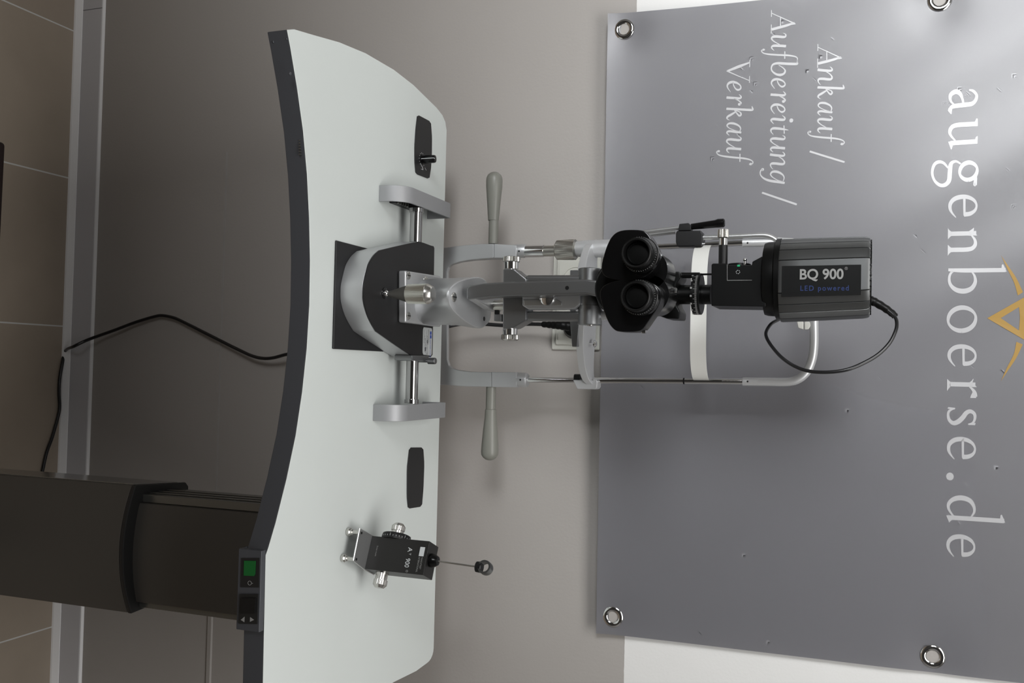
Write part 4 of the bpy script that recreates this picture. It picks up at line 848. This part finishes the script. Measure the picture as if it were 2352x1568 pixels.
q=TL(Wd/2,DB*.7,0); q.z=ZF; bm=NB(); cyl(bm,q,q+Vector((0,0,hz+.0005)),.006); finish(bm,'foot_pin','steel',tn)
# dial with knob at left, knob at right
dz=HB*.335; 
bm=NB(); lathe(bm,TL(.0005,DB*.5,dz),-xd,[(0,.0190),(.004,.0193),(.0075,.0185),(.0082,.017)],56); dl=finish(bm,'dial','black',bd)
bm=NB(); c=TL(0,DB*.5,dz)
for k in range(30):
    a_=2*PI*k/30; e=yd*math.cos(a_)+Vector((0,0,1))*math.sin(a_); t=xd.cross(e)
    p0=c-xd*.0018+e*.01935; ln=.0018 if k%5 else .0036
    prism(bm,[p0-t*.0002,p0+t*.0002,p0+t*.0002-xd*ln,p0-t*.0002-xd*ln],e*.0002)
finish(bm,'scale_marks','white_ink',dl,smooth=False)
bm=NB(); lathe(bm,TL(0,DB*.5,dz),-xd,[(.006,.0078),(.0125,.0080),(.0128,.0092),(.0185,.0092),(.0225,.0055),(.0230,0)],40,flute=.05,frange=(.0127,.0186)); finish(bm,'dial_knob','steel',dl)
bm=NB(); lathe(bm,TL(Wd,DB*.5,HB*.22),xd,[(-.001,.0086),(.0020,.0086),(.0022,.0078),(.009,.0078),(.0093,.0092),(.0155,.0092),(.0195,.0055),(.0200,0)],40,flute=.05,frange=(.0092,.0156)); finish(bm,'weight_knob','steel',bd)
# feeler arm
tp=TL(Wd*.50,DB*.42,HB)
bm=NB(); lathe(bm,tp-Vector((0,0,.001)),(0,0,1),[(0,.0085),(.003,.0088),(.008,.0080),(.012,.0055),(.0128,0)],32); finish(bm,'arm_boot','black_gloss',tn)
hd=P(1301,1094,tp.y+.001)
bm=NB(); cyl(bm,tp+Vector((0,0,.009)),hd+Vector((0,0,.002)),.0012,n=12); finish(bm,'feeler_arm','steel',tn)
hu=(hd-tp).normalized()
bm=NB(); lathe(bm,hd-hu*.0005,hu,[(0,.0055),(.0008,.0066),(.0075,.0070),(.0085,.0062)],28); hh=finish(bm,'prism_holder','black',tn)
bm=NB(); rc=P(1303.5,1115,hd.y); n=32; rings=[]; ax=(Vector((-.42,-.9,0))).normalized(); ux=ax.cross(Vector((0,0,1))).normalized(); uz=Vector((0,0,1))
for i in range(n):
    a_=2*PI*i/n; e=ux*math.cos(a_)+uz*math.sin(a_); rings.append([bm.verts.new(rc+e*r_+ax*t_) for r_,t_ in ((.0062,-.006),(.0062,.006),(.0084,.006),(.0088,.004),(.0088,-.004),(.0084,-.006))])
for i in range(n):
    for k in range(6): bm.faces.new((rings[i][k],rings[(i+1)%n][k],rings[(i+1)%n][(k+1)%6],rings[i][(k+1)%6]))
finish(bm,'prism_ring','housing',hh)
ty_=-.0003
def tt(s,name,m,x,z,h,bold=0,sp=1,xs=1): return text_obj(s,name,m,bd,TL(Wd*x,ty_,HB*z),xd,(0,0,1),h,bold=bold,spacing=sp,ext=.0001,xscale=xs)
tt('A','model_name','white_ink',.24,.665,.0088); tt('T','model_name','white_ink',.405,.70,.0036,xs=1.3); tt('900','model_name','white_ink',.56,.665,.0088,xs=.9); tt('®','model_name','grey_ink',.90,.70,.0045)
bm=NB()
for i,(x0,x1) in enumerate(((.195,.275),(.285,.365),(.375,.455))): prism(bm,[TL(Wd*x0,ty_,HB*.862),TL(Wd*x1,ty_,HB*.862),TL(Wd*x1,ty_,HB*.925),TL(Wd*x0,ty_,HB*.925)],(0,0,0)+Vector((0,0,0))) if False else prism(bm,[TL(Wd*x0,ty_,HB*.865),TL(Wd*x1+.0004,ty_,HB*.865),TL(Wd*x1+.0004,ty_,HB*.945),TL(Wd*x0,ty_,HB*.945)],yd*.0002)
finish(bm,'maker_logo','white_ink',bd,smooth=False)
tt('HAAG-STREIT','maker_name','grey_ink',.49,.915,.0032,xs=.78); tt('INTERNATIONAL','maker_name','grey_ink',.49,.868,.0032,xs=.78)
tt('Swiss made','origin_print','grey_ink',.28,.125,.0030)
# ================================================================ POWER CORD WITH PLUG
pc=thing('power_cord','black mains cord from the wall socket plug down behind the table to the floor','power cord',(P(815,600,1.47).x,1.47,.004))
pgx=xm+.0355
bm=NB(); lathe(bm,(P(752,1300,1.47).x,YW-.012,P(752,1312,1.47).z+.004),(0,-1,0),[(-.008,.0175),(.001,.0190),(.014,.0185),(.024,.014),(.027,.008),(.0272,0)],40); pg=finish(bm,'plug','rubber',pc)
tp0=[P(u,v,y) for v,u,y in ((1310,749,1.455),(1288,747,1.452),(1268,746,1.455),(1246,744.5,1.458))]
bm=NB(); s=catmull(tp0,8); tube(bm,s,[.0078-.0035*i/(len(s)-1)+(.0006 if (i//2)%2 else 0) for i in range(len(s))],18); finish(bm,'strain_relief','rubber',pg)
cords=[(1248,744.6,1.458),(1205,744,1.46),(1160,747,1.455),(1110,744,1.45),(1060,744,1.44),(1028,750,1.43),(1000,758,1.43),(960,770,1.43),(860,795,1.44),(740,806,1.455),(690,811,1.465),(658.6,813.6,1.47),(630,821,1.475),(607.6,823,1.478),(582,818,1.48),(550,804,1.483),(486,772,1.486),(422.6,740,1.489),(397,729,1.49),(371.6,724.4,1.491),(352.5,727.5,1.491),(311,740,1.489),(263,758,1.485),(218.6,773.8,1.479),(195,783,1.472),(170,795,1.462)]
pts_=[P(u,v,y) for v,u,y in cords]+[Q(u,v,.0048) for v,u in ((150,806),(143,836),(137,871),(135.7,903),(137,935),(132.5,960),(119.7,1005),(107,1040),(97,1085),(88,1130),(80,1180))]
bm=NB(); tube(bm,catmull(pts_,7),.0031,14); finish(bm,'cord','cable',pc)
# ================================================================ LIGHT
def area(name,loc,rot,sx,sy,e,col=(1,1,1)):
    l=bpy.data.lights.new(name,'AREA'); l.shape='RECTANGLE'; l.size=sx; l.size_y=sy; l.energy=e; l.color=col
    o=bpy.data.objects.new(name,l); C.objects.link(o); o.location=loc; o.rotation_euler=rot; return o
def aim(o,t): o.rotation_euler=(Vector(t)-o.location).to_track_quat('-Z','Y').to_euler()
k=area('window_light',(-1.70,-1.30,2.05),(0,0,0),1.15,.95,8.6,(.97,.985,1)); aim(k,(-.62,1.5,1.72)); k.data.spread=math.radians(48)
area('ceiling_light',(.35,.15,2.66),(0,0,0),1.8,.9,31,(1,.985,.97))
wd=bpy.data.worlds.new('room_air'); bpy.context.scene.world=wd; wd.use_nodes=True; wd.node_tree.nodes['Background'].inputs[0].default_value=(.5,.52,.55,1); wd.node_tree.nodes['Background'].inputs[1].default_value=.09
# ================================================================ CAMERA
cd=bpy.data.cameras.new('camera'); cam=bpy.data.objects.new('camera',cd); C.objects.link(cam)
cd.sensor_fit='HORIZONTAL'; cd.sensor_width=36; cd.lens=F/2352*36; cd.clip_start=.02
R=Matrix(((UP.x,-RT.x,-FW.x),(UP.y,-RT.y,-FW.y),(UP.z,-RT.z,-FW.z)))
cam.matrix_world=Matrix.Translation((0,0,CH))@R.to_4x4()
bpy.context.scene.camera=cam
sc=bpy.context.scene; sc.cycles.caustics_reflective=False; sc.cycles.blur_glossy=1.0; sc.view_settings.view_transform='Standard'; sc.view_settings.look='None'; sc.view_settings.exposure=.08; sc.view_settings.gamma=1; sc.view_settings.use_curve_mapping=False
